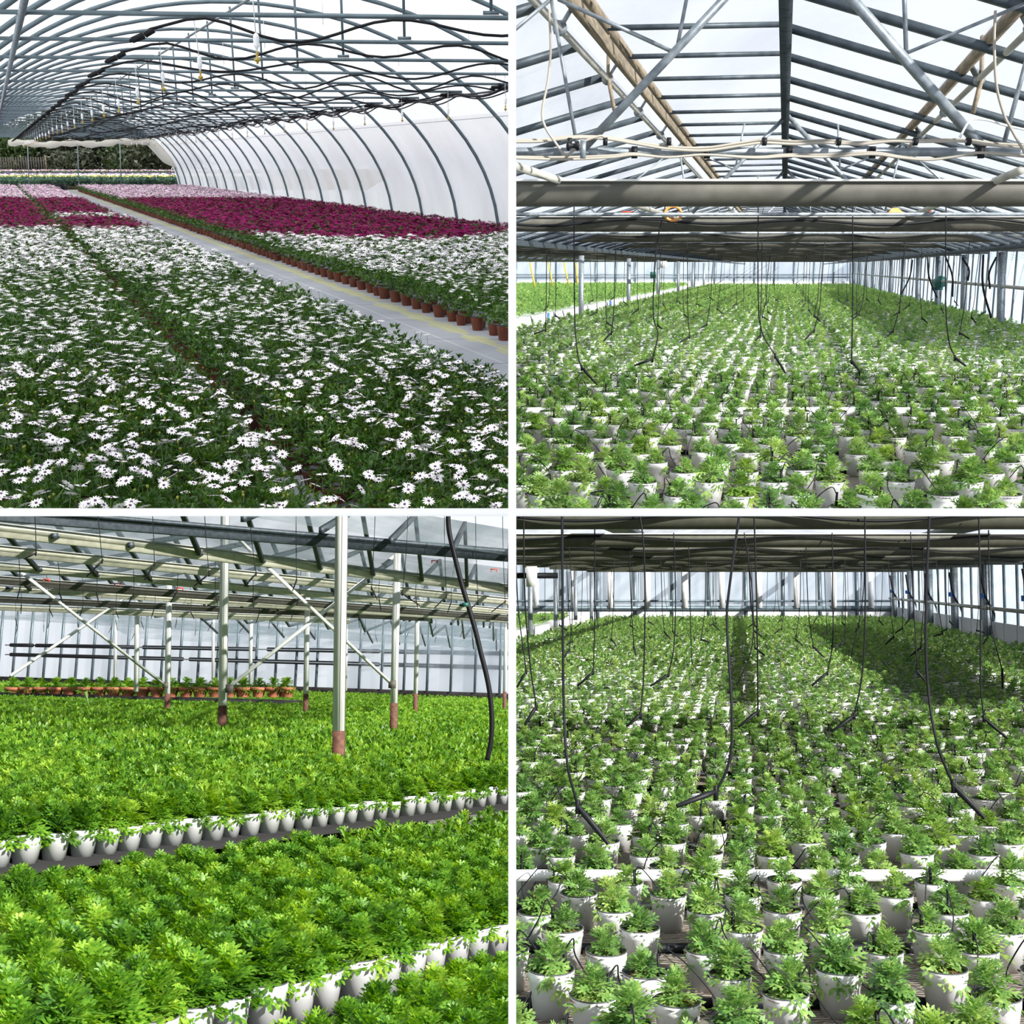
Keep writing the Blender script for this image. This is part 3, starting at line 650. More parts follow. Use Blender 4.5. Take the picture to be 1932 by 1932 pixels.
def mesh_floor(name, c_wire, c_gap, sc):
    m, t, N, L, b, out = nt(name)
    tc = N.new('ShaderNodeTexCoord'); mp = N.new('ShaderNodeMapping'); mp.inputs['Scale'].default_value = (sc, sc, 1); L.new(tc.outputs['Object'], mp.inputs[0])
    wv = N.new('ShaderNodeTexWave'); wv.bands_direction = 'Y'; wv.inputs['Scale'].default_value = 1; wv.inputs['Distortion'].default_value = 4; wv.inputs['Detail Scale'].default_value = 2.2; wv.inputs['Detail'].default_value = 0
    L.new(mp.outputs[0], wv.inputs[0]); r = N.new('ShaderNodeValToRGB'); r.color_ramp.elements[0].position = .80; r.color_ramp.elements[1].position = .90
    L.new(wv.outputs[0], r.inputs[0]); n = N.new('ShaderNodeTexNoise'); n.inputs['Scale'].default_value = 2.2; L.new(tc.outputs['Object'], n.inputs[0])
    m1 = N.new('ShaderNodeMix'); m1.data_type = 'RGBA'; m1.inputs[6].default_value = (*c_gap, 1); m1.inputs[7].default_value = (c_gap[0] * 4.5, c_gap[1] * 4, c_gap[2] * 3.4, 1); L.new(n.outputs[0], m1.inputs[0])
    m2 = N.new('ShaderNodeMix'); m2.data_type = 'RGBA'; m2.inputs[7].default_value = (*c_wire, 1); L.new(r.outputs[0], m2.inputs[0]); L.new(m1.outputs[2], m2.inputs[6]); L.new(m2.outputs[2], b.inputs['Base Color'])
    b.inputs['Roughness'].default_value = .7; return m
M_MESHB = mesh_floor('expanded_mesh', (.34, .33, .31), (.035, .03, .026), 14)
def crop_pots(H, X0a, X0b, Y0, Y1, dx, dy, lab_house, nindiv, nparts, far1, far2, bench, skip=()):
    cells = []; iy = 0; Y = Y0
    while Y < Y1:
        n = int((X0b - X0a) / dx)
        for ix in range(n + 1):
            X0 = X0a + ix * dx + (dx / 2 if iy % 2 else 0); p = H.ax(X0 + rs.normal(0, .022), Y + rs.normal(0, .018), 0)
            if not H.seen((p[0], p[1], .2), 45) and not H.seen((p[0], p[1], .0), 45): continue
            x_, y_ = H.px((p[0], p[1], .27))
            if (H.sz > 0 and y_ > 985) or y_ > 1980: continue
            cells.append((Y, p, iy, x_))
        Y += dy; iy += 1
    cells.sort(key=lambda c: c[0]); ind = cells[:nindiv]
    LB = rowlabels(ind, 'seedling in white pot', [lab_house], lambda c: (0, c[2]), lambda c: c[3])
    for c in ind:
        t_ = thing('potted_seedling', H, c[1], LB[id(c)], 'potted plant', 'white-potted seedlings on ' + bench, rs.uniform(0, 6.3), rs.uniform(.93, 1.06))
        ob('pot', PWm, H, t_); ob('soil', SWm[rs.randint(3)], H, t_); ob('foliage', FSm[rs.randint(8)], H, t_, sc=rs.uniform(.9, 1.12))
        if rs.rand() < .7: ob('drip_tube', TSm[rs.randint(6)], H, t_, rz=rs.uniform(0, 6.3))
    rest_ = cells[nindiv:]
    near_ = [onepot(FS, j, True) for j in range(8)]
    tag(scatter('seedling_crop', H, [(near_, [c[1] for c in rest_ if c[0] < 12]), (S_mid, [c[1] for c in rest_ if 12 <= c[0] < far1]), (S_far, [c[1] for c in rest_ if far1 <= c[0] < far2]), (S_vfar, [np.array(c[1]) + (0, 0, .0) for c in rest_ if c[0] >= far2])], PM, rs),
        'mass of further white-potted seedlings filling the rest of ' + bench, 'crop', None, 'stuff')
def wire(H, pts, Y, r, stick=None, label='', group=None, ymid=None, mt=None):
    """hanging tube: pts are sight points at depth Y, the stick is its short rigid end"""
    P = [np.array(H.P(x, y, Y=Y)) for x, y in pts]; n = len(P)
    for i, p in enumerate(P): p[1] += .02 * math.sin(i * 2.1 + Y)
    B = QB(); B.tube(smooth_pts(P, 5) if n > 2 else P, r, 5); o = build(B, 'hanging_wire', mt or M_BLACK, H, base=tuple(P[-1])); tag(o, label, 'wire', group)
    if stick is not None:
        a = P[-1]; b_ = np.array(H.P(*stick, Y=Y - .05)); B = QB(); d = b_ - a
        B.tube([a - d * .08, a + d * .25, b_], [r * 1.1, r * 2.4, r * 1.5], 5); B.tube([a + (0, 0, .02), a + (0, 0, -.03)], r * 1.8, 5); build(B, 'stick', M_BLACK, H, o)
    return o
def beam(H, Y, X0a, X0b, zb, ht, dp, mt, label, group, hose=True, sg=1.5):
    """gutter-like beam across the house"""
    a = H.ax(X0a, Y, 0)[0]; b_ = H.ax(X0b, Y, 0)[0]; t_ = thing('cross_beam', H, ((a + b_) / 2, Y, zb), label, 'beam', group)
    pr = [(0, ht), (0, ht * .50), (dp * .35, 0), (dp * .9, 0), (dp, ht)]; B = QB(); n = len(pr)
    v = [(X, Y + y, zb + z) for X in (a, b_) for y, z in pr]; B.add(v, [(i, (i + 1) % n, n + (i + 1) % n, n + i) for i in range(n)] + [(0, 1, 2, 3), (0, 3, 4, 4), (n, n + 3, n + 2, n + 1)][:1])
    build(B, 'web', mt, H, t_)
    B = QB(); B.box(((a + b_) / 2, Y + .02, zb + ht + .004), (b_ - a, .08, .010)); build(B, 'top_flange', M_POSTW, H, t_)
    if hose:
        xs = np.arange(a, b_, .12); B = QB(); ph = rs.uniform(0, 3)
        B.tube([(x, Y - .035, zb + ht * .86 - .05 * (.5 + .5 * math.sin(2 * PI * x / sg + ph)) - .01 * math.sin(x * 3)) for x in xs], .013, 6)
        tag(build(B, 'black_hose', M_BLACK, H), 'black hose sagging in front of the ' + label.split(', ')[-1], 'hose', group.replace('beams', 'hoses'))
    return t_
def pane_wall(name, H, corners, n, mt, frame_mt, kind_name, wd=.06, rails=(), top=1.0, low=None, inside=(0, -.03, 0)):
    """glazed wall with its glazing bars and rails as parts; corners (a, b): foot points, heights z0..z1"""
    (a, b_, z0, z1) = corners; a = np.array(a, float); b_ = np.array(b_, float); B = QB()
    B.add([(*a[:2], z0), (*b_[:2], z0), (*b_[:2], z1), (*a[:2], z1)], [(0, 1, 2, 3)]); o = build(B, name, mt, H, base=(float(a[0]), float(a[1]), float(z0))); tag(o, kind='structure')
    for i in range(n + 1):
        p = a + (b_ - a) * i / n; B = QB(); B.box((p[0] + inside[0], p[1] + inside[1], (z0 + z1) / 2), (wd, wd, z1 - z0)); build(B, 'glazing_bar', frame_mt, H, o)
    for z, r in rails:
        B = QB(); B.tube([(a[0] + inside[0] * 3, a[1] + inside[1] * 3, z), (b_[0] + inside[0] * 3, b_[1] + inside[1] * 3, z)], r, 6); build(B, 'rail', frame_mt, H, o)
    if low is not None:
        B = QB(); c = (a + b_) / 2; B.bar((a[0] + inside[0], a[1] + inside[1], low / 2 + z0 / 2), (b_[0] + inside[0], b_[1] + inside[1], low / 2 + z0 / 2), .05, low - z0); build(B, 'lower_panel', M_BENCH, H, o)
    return o
# ================================================================== upper right: glasshouse with a gable roof
H = TR; GW = 2.62
B = QB(); B.box((10, 45, -.02), (60, 84, .02)); B.v[0][:, 0] = [x + H.k * y - 10 for x, y in zip(B.v[0][:, 0], B.v[0][:, 1])]
B = QB(); B.add([H.ax(-20, 3, -.8), H.ax(4.7, 3, -.8), H.ax(4.7, 82, -.8), H.ax(-40, 82, -.8)], [(0, 1, 2, 3)]); tag(build(B, 'floor', M_DIRT, H, base=(0, 0, -.8)), kind='structure')
t_ = thing('growing_bench', H, H.ax(0, 20, 0), 'long wire-mesh growing bench full of white pots in the gable-roofed house', 'bench')
B = QB(); B.add([H.ax(-4.85, 4, 0), H.ax(4.55, 4, 0), H.ax(4.55, 79, 0), H.ax(-4.85, 79, 0)], [(0, 1, 2, 3)]); build(B, 'mesh_top', M_MESHB, H, t_)
B = QB(); B.bar(H.ax(-4.85, 4, -.06), H.ax(-4.85, 79, -.06), .03, .12); build(B, 'side_rail', M_DARKST, H, t_)
for i in range(8): B = QB(); Y = 12 + 9 * i; B.bar(H.ax(-4.7, Y, -.8), H.ax(-4.7, Y, -.1), .08, .08); build(B, 'leg', M_DARKST, H, t_)
B = QB(); B.bar(H.ax(-4.8, 9.35, .12), H.ax(4.5, 9.35, .12), .02, .06); build(B, 'cross_rail', M_BENCH, H, t_)
for i in range(9):
    Y = 4.75 + .78 * i; B = QB(); B.tube([H.ax(-4.7, Y, .018), H.ax(4.5, Y, .018)], .017, 7)
    tag(build(B, 'feed_pipe', M_BLACK, H), f'black feed pipe lying across the bench between the pots, {nth(i)} in the gable-roofed house', 'pipe', 'feed pipes on the bench')
crop_pots(H, -4.7, 4.4, 4.7, 77, .335, .34, 'the gable-roofed house', 140, 110, 28, 50, 'the long bench under the gable roof')
# neighbouring bench across the aisle
t_ = thing('growing_bench', H, H.ax(-10, 50, 0), 'neighbouring bench with a white side panel and blue marks across the aisle', 'bench')
B = QB(); B.add([H.ax(-24, 20, -.01), H.ax(-6.2, 20, -.01), H.ax(-6.2, 79, -.01), H.ax(-24, 79, -.01)], [(0, 1, 2, 3)]); build(B, 'top', M_BENCH, H, t_)
B = QB(); B.bar(H.ax(-6.2, 20, -.06), H.ax(-6.2, 79, -.06), .04, .26); build(B, 'side_panel', M_BENCH, H, t_)
for x in (1034, 1097, 1152, 1188):
    p = None
    for Y in np.arange(22, 78, .2):
        q_ = H.ax(-6.17, Y, -.05)
        if abs(H.px(q_)[0] - x) < 1.2: p = q_; break
    if p: B = QB(); B.box(p, (.06, .30, .25)); build(B, 'blue_mark', M_BLUE, H, t_)
ps = []
for Y in np.arange(22, 78, .3):
    for X0 in np.arange(-22, -6.3, .26):
        p = H.ax(X0 + rs.normal(0, .03), Y, .0)
        if H.seen(p, 20): ps.append(p)
tag(scatter('neighbour_crop', H, [(S_vfar, ps)], PM, rs, sc=(1.0, 1.4)), 'even green crop covering the neighbouring bench across the aisle', 'crop', None, 'stuff')
for i in range(6):
    Y = 31.2 + 9.6 * i; B = QB(); p = H.ax(-5.3, Y, 0); b_ = H.P(H.px(p)[0], H.px(H.ax(-5.3, Y, 1.6))[1], Y=Y); B.bar((p[0], p[1], -.8), (b_[0], Y, 1.56), .13, .13, up=(0, 1, 0))
    tag(build(B, 'steel_post', M_GALV, H), f'grey steel post standing in the aisle left of the bench, {nth(i)} one', 'post', 'steel posts in the aisle')
# beams
YB = [6 + 4.2 * i for i in range(15)]
for i, Y in enumerate(YB):
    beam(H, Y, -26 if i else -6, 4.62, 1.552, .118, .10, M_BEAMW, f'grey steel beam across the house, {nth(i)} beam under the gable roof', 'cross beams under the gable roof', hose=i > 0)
# roof: glass planes, glazing bars, ridge, gutters
def rz_(x): x = abs(x + .04); return 2.25 - .276 * x
B = QB()
def pl(B, X0a, za, X0b, zb, Y0=3, Y1=80): n = len(B.v); B.add([H.ax(X0a, Y0, za), H.ax(X0b, Y0, zb), H.ax(X0b, Y1, zb), H.ax(X0a, Y1, za)], [(0, 1, 2, 3)])
g = rz_(GW); off = .02
pl(B, -.04, 2.25 + off, GW, g + off); pl(B, -.79, 2.07, -GW, g + off); pl(B, -.04, 2.27, -.79, 2.25)
for c in (1, -1, -2, -3, -4): pl(B, 2 * GW * c, 2.25 + off, 2 * GW * c + GW, g + off); pl(B, 2 * GW * c, 2.25 + off, 2 * GW * c - GW, g + off)
ce = build(B, 'ceiling', S_GLASS, H, base=(0, 0, 1.5)); tag(ce, kind='structure')
for i in range(66):
    Y = 3.15 + .68 * i * (1 if i < 40 else 1.0)
    if Y > 79: break
    B = QB(); w_ = .032
    B.bar(H.ax(-.04, Y, 2.235), H.ax(GW, Y, g), w_, .03, up=(0, 0, 1)); B.bar(H.ax(-.79, Y, 2.04), H.ax(-GW, Y, g), w_, .03); B.bar(H.ax(-.04, Y + .02, 2.25), H.ax(-.79, Y + .02, 2.235), .022, .02)
    if i % 2 == 0 or Y < 20:
        for c in (1, -1, -2): B.bar(H.ax(2 * GW * c, Y, 2.235), H.ax(2 * GW * c + GW, Y, g), w_, .03); B.bar(H.ax(2 * GW * c, Y, 2.235), H.ax(2 * GW * c - GW, Y, g), w_, .03)
    build(B, 'glazing_bar', M_DARKST, H, ce)
for X0, z, wd, ht, mt, nm, lb in ((-.04, 2.205, .05, .05, M_DARKST, 'ridge_beam', 'dark ridge beam running along the top of the gable roof'),
        (-.71, 2.075, .028, .04, M_WOOD, 'purlin', 'weathered wooden purlin on the left slope of the gable roof'), (.71, 2.065, .028, .04, M_WOOD, 'purlin', 'weathered wooden purlin on the right slope of the gable roof'),
        (-.80, 2.245, .05, .025, M_WOOD, 'vent_edge', 'pale lower edge of the raised roof vent, left of the ridge'), (-GW, g - .03, .08, .05, M_DARKST, 'gutter', 'dark roof gutter along the left eave of the gable'), (GW, g - .03, .08, .05, M_DARKST, 'gutter', 'dark roof gutter along the right eave of the gable')):
    B = QB(); B.bar(H.ax(X0, 3, z), H.ax(X0, 79, z), wd, ht); tag(build(B, nm, mt, H), lb, 'roof beam')
for s, lb in ((-1, 'left'), (1, 'right')):
    t_ = thing('vent_shaft', H, H.ax(s * .77, 3, 2.0), f'pale vent shaft pipe under the {lb} purlin of the gable roof', 'pipe')
    B = QB(); B.tube([H.ax(s * .77, 3.0, 2.015), H.ax(s * .77, 60, 2.015)], .0125, 8); build(B, 'shaft', M_PIPE, H, t_, smooth=True)
    for i in range(7):
        Y = 4.05 + 1.05 * i if i < 4 else 8.2 + 4.2 * (i - 4); p = np.array(H.ax(s * .77, Y, 2.015)); B = QB()
        B.tube([p + (0, -.012, 0), p + (0, .012, 0)], .024, 10); B.bar(p + (0, 0, 0), p + (-s * .05, 0, .08), .012, .05, up=(0, 1, 0)); build(B, 'bearing', M_GALV, H, t_)
    p = np.array(H.ax(s * .77, 5.1, 2.015)); B = QB(); B.bar(p + (0, 0, .17), p + (0, -.03, -.02), .012, .02, up=(0, 1, 0)); B.bar(p + (0, -.03, .0), p + (.03 * s * -1, -.04, -.14), .014, .02, up=(0, 1, 0)); build(B, 'arm', M_WOOD, H, t_)
# trusses
for i in range(13):
    Y = 3.65 + 4.2 * i; f = lambda a, z: H.ax(a, Y, z)
    t_ = thing('roof_truss', H, f(0, 1.59), f'grey steel roof truss with V-shaped braces, {nth(i)} one under the gable roof', 'truss', 'roof trusses of the gable')
    B = QB(); B.bar(f(-9, 1.59), f(4.6, 1.59), .024, .024); build(B, 'bottom_chord', M_GALV, H, t_)
    for s in (-1, 1):
        B = QB(); B.bar(f(-.03, 2.21), f(s * .60 - .02, 1.60), .024, .026, up=(0, 1, 0)); build(B, 'brace', M_GALV, H, t_)
        B = QB(); B.bar(f(s * .34 - .01, 1.87), f(s * .30, 2.155), .010, .012, up=(0, 1, 0)); B.bar(f(s * .34 - .01, 1.87), f(s * .70, 2.02), .010, .012, up=(0, 1, 0)); B.bar(f(s * .72, 2.02), f(s * .64, 1.61), .010, .012, up=(0, 1, 0)); B.bar(f(s * .72, 2.02), f(s * 1.25, 1.60), .010, .012, up=(0, 1, 0)); B.bar(f(s * 1.25, 1.60), f(s * 1.5, 1.82), .010, .012, up=(0, 1, 0)); B.bar(f(s * 1.5, 1.82), f(s * 1.95, 1.60), .010, .012, up=(0, 1, 0))
        build(B, 'tie_rod', M_GALV, H, t_)
# cables on the first chord
cy = 3.62
def cab(pts, r, lb, mt=M_CABLE, Y=cy, nm='cable', grp=None): B = QB(); B.tube(smooth_pts([H.P(x, y, Y=Y) for x, y in pts], 8), r, 6); return tag(build(B, nm, mt, H, smooth=True), lb, 'cable', grp)
up = [(960, 264), (1020, 264), (1080, 258), (1140, 259), (1200, 268), (1262, 277), (1330, 279), (1400, 269), (1442, 264), (1500, 267), (1560, 265), (1620, 269), (1680, 264), (1726, 265), (1780, 264), (1826, 264), (1870, 270), (1940, 275)]
cab(up, .0045, 'beige cable on top of the nearest truss chord, upper of the long bundle'); cab([(x, y + 4 + 1.5 * math.sin(x * .01)) for x, y in up], .0045, 'beige cable on top of the nearest truss chord, lower of the long bundle', Y=3.60)
lo = [(960, 296), (1060, 297), (1150, 294), (1196, 290), (1260, 296), (1330, 292), (1400, 296), (1440, 296), (1487, 292), (1560, 292), (1645, 288), (1700, 296), (1750, 301), (1800, 296), (1850, 288), (1940, 294)]
cab(lo, .0045, 'beige cable looping below the nearest truss chord', Y=3.62); cab([(x, y + 2 + 2 * math.sin(x * .013)) for x, y in lo], .004, 'second beige cable looping just under the first below the chord', Y=3.60)
cab([(1036, 20), (1039, 90), (1034, 150), (1023, 210), (1029, 240), (1050, 272), (1066, 292), (1078, 287), (1100, 268), (1130, 257), (1142, 259)], .004, 'pale cable hanging in a long loop at the upper left of the gable roof', Y=3.58)
cab([(1878, 20), (1876, 80), (1880, 160), (1894, 215), (1906, 240), (1940, 300)], .004, 'pale cable hanging in a loop at the upper right of the gable roof', Y=3.58)
cab([(1815, 250), (1812, 258), (1830, 228), (1860, 226), (1895, 236), (1940, 246)], .0035, 'thin white cable loop at the right end of the chord bundle', M_WIREW, Y=3.6)
for x in (1075, 1142, 1262, 1442, 1582, 1727, 1827):
    p = H.P(x, 267, Y=3.6); B = QB(); B.tube([np.array(p) + (-.006, 0, 0), np.array(p) + (.006, 0, 0)], .012, 8); tag(build(B, 'cable_tie', M_BLACK, H), f'black tie round the cable bundle above the chord, {nth([1075, 1142, 1262, 1442, 1582, 1727, 1827].index(x), "first")} from the left', 'cable tie', 'ties on the cable bundle')
for j, x in enumerate((1197, 1334, 1489, 1646, 1851)):
    p = H.P(x, 287.5, Y=3.634); B = QB(); B.box(p, (.017, .012, .034)); tag(build(B, 'tape_band', M_BLACK, H), f'black tape band wrapped round the nearest truss chord, {nth(j, "first")} from the left', 'tape', 'tape bands on the chord')
t_ = thing('pulley_clamp', H, H.P(1100, 298, Y=3.55), 'black knob on a grey bracket at the left of the nearest truss chord', 'clamp')
B = QB(); p = np.array(H.P(1100, 282, Y=3.55)); B.box(p, (.016, .016, .05)); build(B, 'bracket', M_GALV, H, t_)
B = QB(); p = np.array(H.P(1081, 275, Y=3.55)); B.lathe([(.001, -.02), (.012, -.018), (.015, -.012), (.007, -.006), (.007, .006), (.015, .012), (.012, .018), (.001, .02)], 10); v = B.v[0]; B.v[0] = v[:, [2, 1, 0]] + p; build(B, 'knob', M_BLACK, H, t_)
# slanting grey pipes above the first beam
for (a, b_, Y0, Y1, lb) in (((968, 312), (1300, 420), 5.2, 11, 'pale grey pipe slanting down across the left slope behind the big beam'), ((1925, 322), (1700, 415), 5.4, 11, 'pale grey pipe slanting down across the right slope behind the big beam')):
    B = QB(); B.tube([H.P(*a, Y=Y0), H.P(*b_, Y=Y1)], .020, 8); tag(build(B, 'slanting_pipe', M_PIPE, H), lb, 'pipe')
# fan, pad, red clips above the second beam
p = np.array(H.P(1270, 403, Y=9.6)); t_ = thing('ring_fan', H, tuple(p), 'small rusty-orange ring fan above the second beam', 'fan'); B = QB()
B.tube([p + (.065 * math.cos(a), 0, .055 * math.sin(a)) for a in np.linspace(0, 2 * PI, 25)], .012, 6); build(B, 'ring', M_ORANGE, H, t_); B = QB()
for a in (0.4, 2.5, 4.6): B.bar(p, p + (.055 * math.cos(a), .01, .045 * math.sin(a)), .02, .004)
build(B, 'blade', M_RUST, H, t_)
for x, y, j in ((1184, 400, 0), (1753, 397, 1)):
    p = np.array(H.P(x, y, Y=9.9)); B = QB(); B.box(p, (.10 if j == 0 else .03, .01, .012)); B.box(p + (-.04 if j == 0 else 0, 0, -.02), (.012, .01, .03)); B.box(p + (.04 if j == 0 else 0, 0, -.01), (.012, .01, .03))
    tag(build(B, 'red_clip', M_RED, H), ('wide red plastic clip hanging above the second beam, left of the fan', 'small red clip hanging above the second beam at right')[j], 'clip')
p = np.array(H.P(1690, 402, Y=12)); B = QB(); B.add([p + (-.1, 0, -.03), p + (.12, 0, -.03), p + (.02, 0, .05), p + (-.04, 0, .05), p + (-.1, .02, -.03), p + (.12, .02, -.03), p + (.02, .02, .05), p + (-.04, .02, .05)], [(0, 1, 2, 3), (7, 6, 5, 4), (0, 4, 5, 1), (1, 5, 6, 2), (2, 6, 7, 3)]); tag(build(B, 'warning_board', M_ORANGE, H), 'small orange-brown triangular board above the second beam, right of centre', 'board')
B = QB(); B.add([H.ax(3.9, 15, 1.74), H.ax(4.6, 15, 1.74), H.ax(4.6, 52, 1.74), H.ax(3.9, 52, 1.74), H.ax(3.9, 15, 1.72), H.ax(4.6, 15, 1.72), H.ax(4.6, 52, 1.72), H.ax(3.9, 52, 1.72)], [(0, 1, 2, 3), (7, 6, 5, 4), (0, 4, 5, 1), (2, 6, 7, 3), (3, 7, 4, 0), (1, 5, 6, 2)]); tag(build(B, 'sun_block_screen', M_DARKST, H), 'dark screen added to block sun above the beams along the right wall', 'screen')  # added sheet, throws shade on the right side of the crop
# walls
pane_wall('wall_back', H, (H.ax(-30, 80, 0), H.ax(4.65, 80, 0), -.8, 1.9), 26, S_GLASSW, M_STEELB, '', .10, rails=((.62, .05), (.80, .03)), low=.35)
wr = pane_wall('wall_right', H, (H.ax(4.66, 14, 0), H.ax(4.66, 80, 0), -.8, 1.9), 60, S_GLASSW, M_STEELB, '', .03, low=.18, inside=(-.02, 0, 0))
for i in range(12):
    Y = 24 + 5.05 * i; B = QB(); p = H.ax(4.5, Y, 0); b_ = H.P(H.px(p)[0], H.px(H.ax(4.5, Y, 1.6))[1], Y=Y); B.bar((p[0], Y, -.8), (b_[0], Y, 1.56), .12, .12, up=(0, 1, 0)); tag(build(B, 'wall_post', M_GALV, H), f'grey upright post against the right glass wall, {nth(i)} one of the gable-roofed house', 'post', 'posts along the right wall')
B = QB(); B.tube([H.ax(4.42, 18, .88), H.ax(4.42, 78, .88)], .035, 8); tag(build(B, 'wall_pipe', M_PIPE, H, smooth=True), 'pale shaft pipe running along the right glass wall', 'pipe')
p = np.array(H.ax(4.38, 33.5, .86)); B = QB(); B.lathe([(.02, -.28), (.15, -.25), (.17, -.1), (.15, .05), (.09, .08), (.09, .3), (.02, .32)], 12); v = B.v[0]; B.v[0] = v[:, [0, 2, 1]] + p; B.box(p + (0, .1, -.15), (.2, .3, .16)); tag(build(B, 'vent_motor', M_GREENM, H), 'dark green vent motor on the pale pipe of the right wall', 'motor')
for j, (x0, y0, x1, y1, Y) in enumerate(((1722, 490, 1700, 556, 34), (1750, 482, 1768, 562, 28), (1815, 486, 1826, 530, 25), (1855, 480, 1870, 600, 22), (1783, 482, 1797, 560, 27), (1880, 485, 1868, 545, 24))):
    B = QB(); a = H.P(x0, y0, Y=Y); b_ = H.P(x1, y1, Y=Y); mdl = (np.array(a) + b_) / 2 + (.08 * (-1) ** j, 0, 0); B.tube(smooth_pts([a, mdl, b_], 6), .022, 5)
    tag(build(B, 'wall_cable', M_BLACK, H), f'black cable hanging along the right glass wall, {nth(j, "first")} of six from its motor end', 'cable', 'cables on the right wall')
# yellow straps, white box
for j, (x, x2) in enumerate(((1000, 1009), (1034, 1043), (1064, 1073), (1087, 1089))):
    B = QB(); B.bar(H.P(x, 495, Y=44), H.P(x2, 541 - 2 * j, Y=44), .06, .02, up=(0, 1, 0)); tag(build(B, 'yellow_strap', M_YEL, H), f'yellow strap hanging over the neighbouring bench, {nth(j, "first")} from the left', 'strap', 'yellow straps')
for j, (x, y, Y) in enumerate(((1251, 495, 60), (1232, 519, 66))):
    p = H.P(x, y, Y=Y); B = QB(); B.box(p, (.35 if j == 0 else .3, .2, .55 if j == 0 else .35)); tag(build(B, 'switch_box', M_BENCH if j == 0 else M_GREENM, H), ('white switch box hanging above the aisle end', 'dark green box on the far wall beside the aisle posts')[j], 'box')
# hanging wires
TW = [((1083, 388), (1083, 500), (1085, 610), (1090, 670), (1097, 692)), ((1255, 388), (1238, 470), (1233, 590), (1241, 630), (1231, 677)), ((1430, 388), (1430, 560), (1438, 625), (1462, 670)), ((1608, 388), (1608, 560), (1608, 681)), ((1784, 388), (1783, 560), (1791, 640), (1801, 674)), ((960, 470), (975, 560), (974, 600))]
TS_ = [(1127, 726), (1197, 690), (1482, 704), (1622, 700), (1823, 691), None]
for j, (w_, s_) in enumerate(zip(TW[:5], TS_)): wire(H, w_, 9.9, .0055, s_, f'black wire with slanting stick end, {nth(j, "first")} from left of nearest row under the gable roof', 'wires hanging over the gable-house pots')
for r in range(1, 9):
    Y = 9.9 + 4.2 * r; n = 0
    for X0 in np.arange(-4.4, 4.5, .82):
        a = H.ax(X0 + rs.uniform(-.08, .08), Y, 1.56); xa, ya = H.px(a)
        if not (985 < xa < 1905): continue
        jz = rs.uniform(.38, .55); sw = rs.uniform(-.09, .09); P = [a, (a[0] + sw * .3, Y, 1.1), (a[0] + sw * .4, Y, .8), (a[0] + sw, Y, jz)]; P = [H.px(p) for p in P]
        st = H.px((a[0] + sw + rs.choice((-1, 1)) * rs.uniform(.06, .14), Y, jz - rs.uniform(.05, .12)))
        wire(H, P, Y, .0055, st if r < 6 else None, f'thin black hanging wire, {nth(n, "first")} from left in {nth(r)} row under the gable roof', 'wires hanging over the gable-house pots'); n += 1
# ================================================================== lower right: house full of white pots under low beams
H = BR
B = QB(); B.add([H.ax(-20, 3, -.8), H.ax(6.4, 3, -.8), H.ax(6.4, 48, -.8), H.ax(-20, 48, -.8)], [(0, 1, 2, 3)]); tag(build(B, 'floor', M_DIRT, H, base=(0, 0, -.8)), kind='structure')
t_ = thing('growing_bench', H, H.ax(0, 20, 0), 'wire-mesh growing bench packed with white pots under the low beams', 'bench')
B = QB(); B.add([H.ax(-5.15, 3.2, 0), H.ax(6.1, 3.2, 0), H.ax(6.1, 46, 0), H.ax(-5.15, 46, 0)], [(0, 1, 2, 3)]); build(B, 'mesh_top', M_MESHB, H, t_)
B = QB(); B.bar(H.ax(-5.15, 4, -.06), H.ax(-5.15, 46, -.06), .03, .12); build(B, 'side_rail', M_DARKST, H, t_)
B = QB(); B.bar(H.ax(-5.1, 5.55, .135), H.ax(6.0, 5.55, .135), .02, .05); build(B, 'cross_rail', M_BENCH, H, t_)
for i in range(6): B = QB(); Y = 12 + 6 * i; B.bar(H.ax(-5.0, Y, -.8), H.ax(-5.0, Y, -.1), .08, .08); build(B, 'leg', M_DARKST, H, t_)
for i in range(9):
    Y = 4.22 + .62 * i; B = QB(); B.tube([H.ax(-4.9, Y, .018), H.ax(5.9, Y, .018)], .020, 8)
    tag(build(B, 'feed_pipe', M_BLACK, H), f'black feed pipe lying across the bench between the pots, {nth(i)} under the low beams', 'pipe', 'feed pipes under the low beams')
crop_pots(H, -5.0, 6.0, 3.42, 45.5, .345, .25, 'the low-beamed house', 160, 110, 18, 32, 'the bench under the low beams')
t_ = thing('growing_bench', H, H.ax(-9, 35, 0), 'white-sided neighbouring bench at the far left of the low-beamed house', 'bench')
B = QB(); B.add([H.ax(-20, 22, -.01), H.ax(-6.4, 22, -.01), H.ax(-6.4, 46, -.01), H.ax(-20, 46, -.01)], [(0, 1, 2, 3)]); build(B, 'top', M_BENCH, H, t_)
B = QB(); B.bar(H.ax(-6.35, 22, -.02), H.ax(-6.35, 46, -.02), .05, .30); B.bar(H.ax(-6.35, 39.5, .10), H.ax(-5.2, 39.5, .10), .05, .3); build(B, 'side_panel', M_BENCH, H, t_)
ps = [H.ax(X0, Y, .05) for Y in np.arange(24, 46, .26) for X0 in np.arange(-15, -6.5, .26) if H.seen(H.ax(X0, Y, .05), 20)]
tag(scatter('neighbour_crop', H, [(S_vfar, ps)], PM, rs, sc=(1.0, 1.35)), 'dark green crop on the white-sided bench at far left', 'crop', None, 'stuff')
for i in range(5):
    Y = 27 + 4.4 * i; B = QB(); p = H.ax(-5.55, Y, 0); B.bar((p[0], Y, -.8), (p[0], Y, 1.95), .13, .13, up=(0, 1, 0)); tag(build(B, 'steel_post', M_GALV, H), f'dark steel post left of the bench, {nth(i)} of the low-beamed house', 'post', 'posts left of the low-beamed bench')
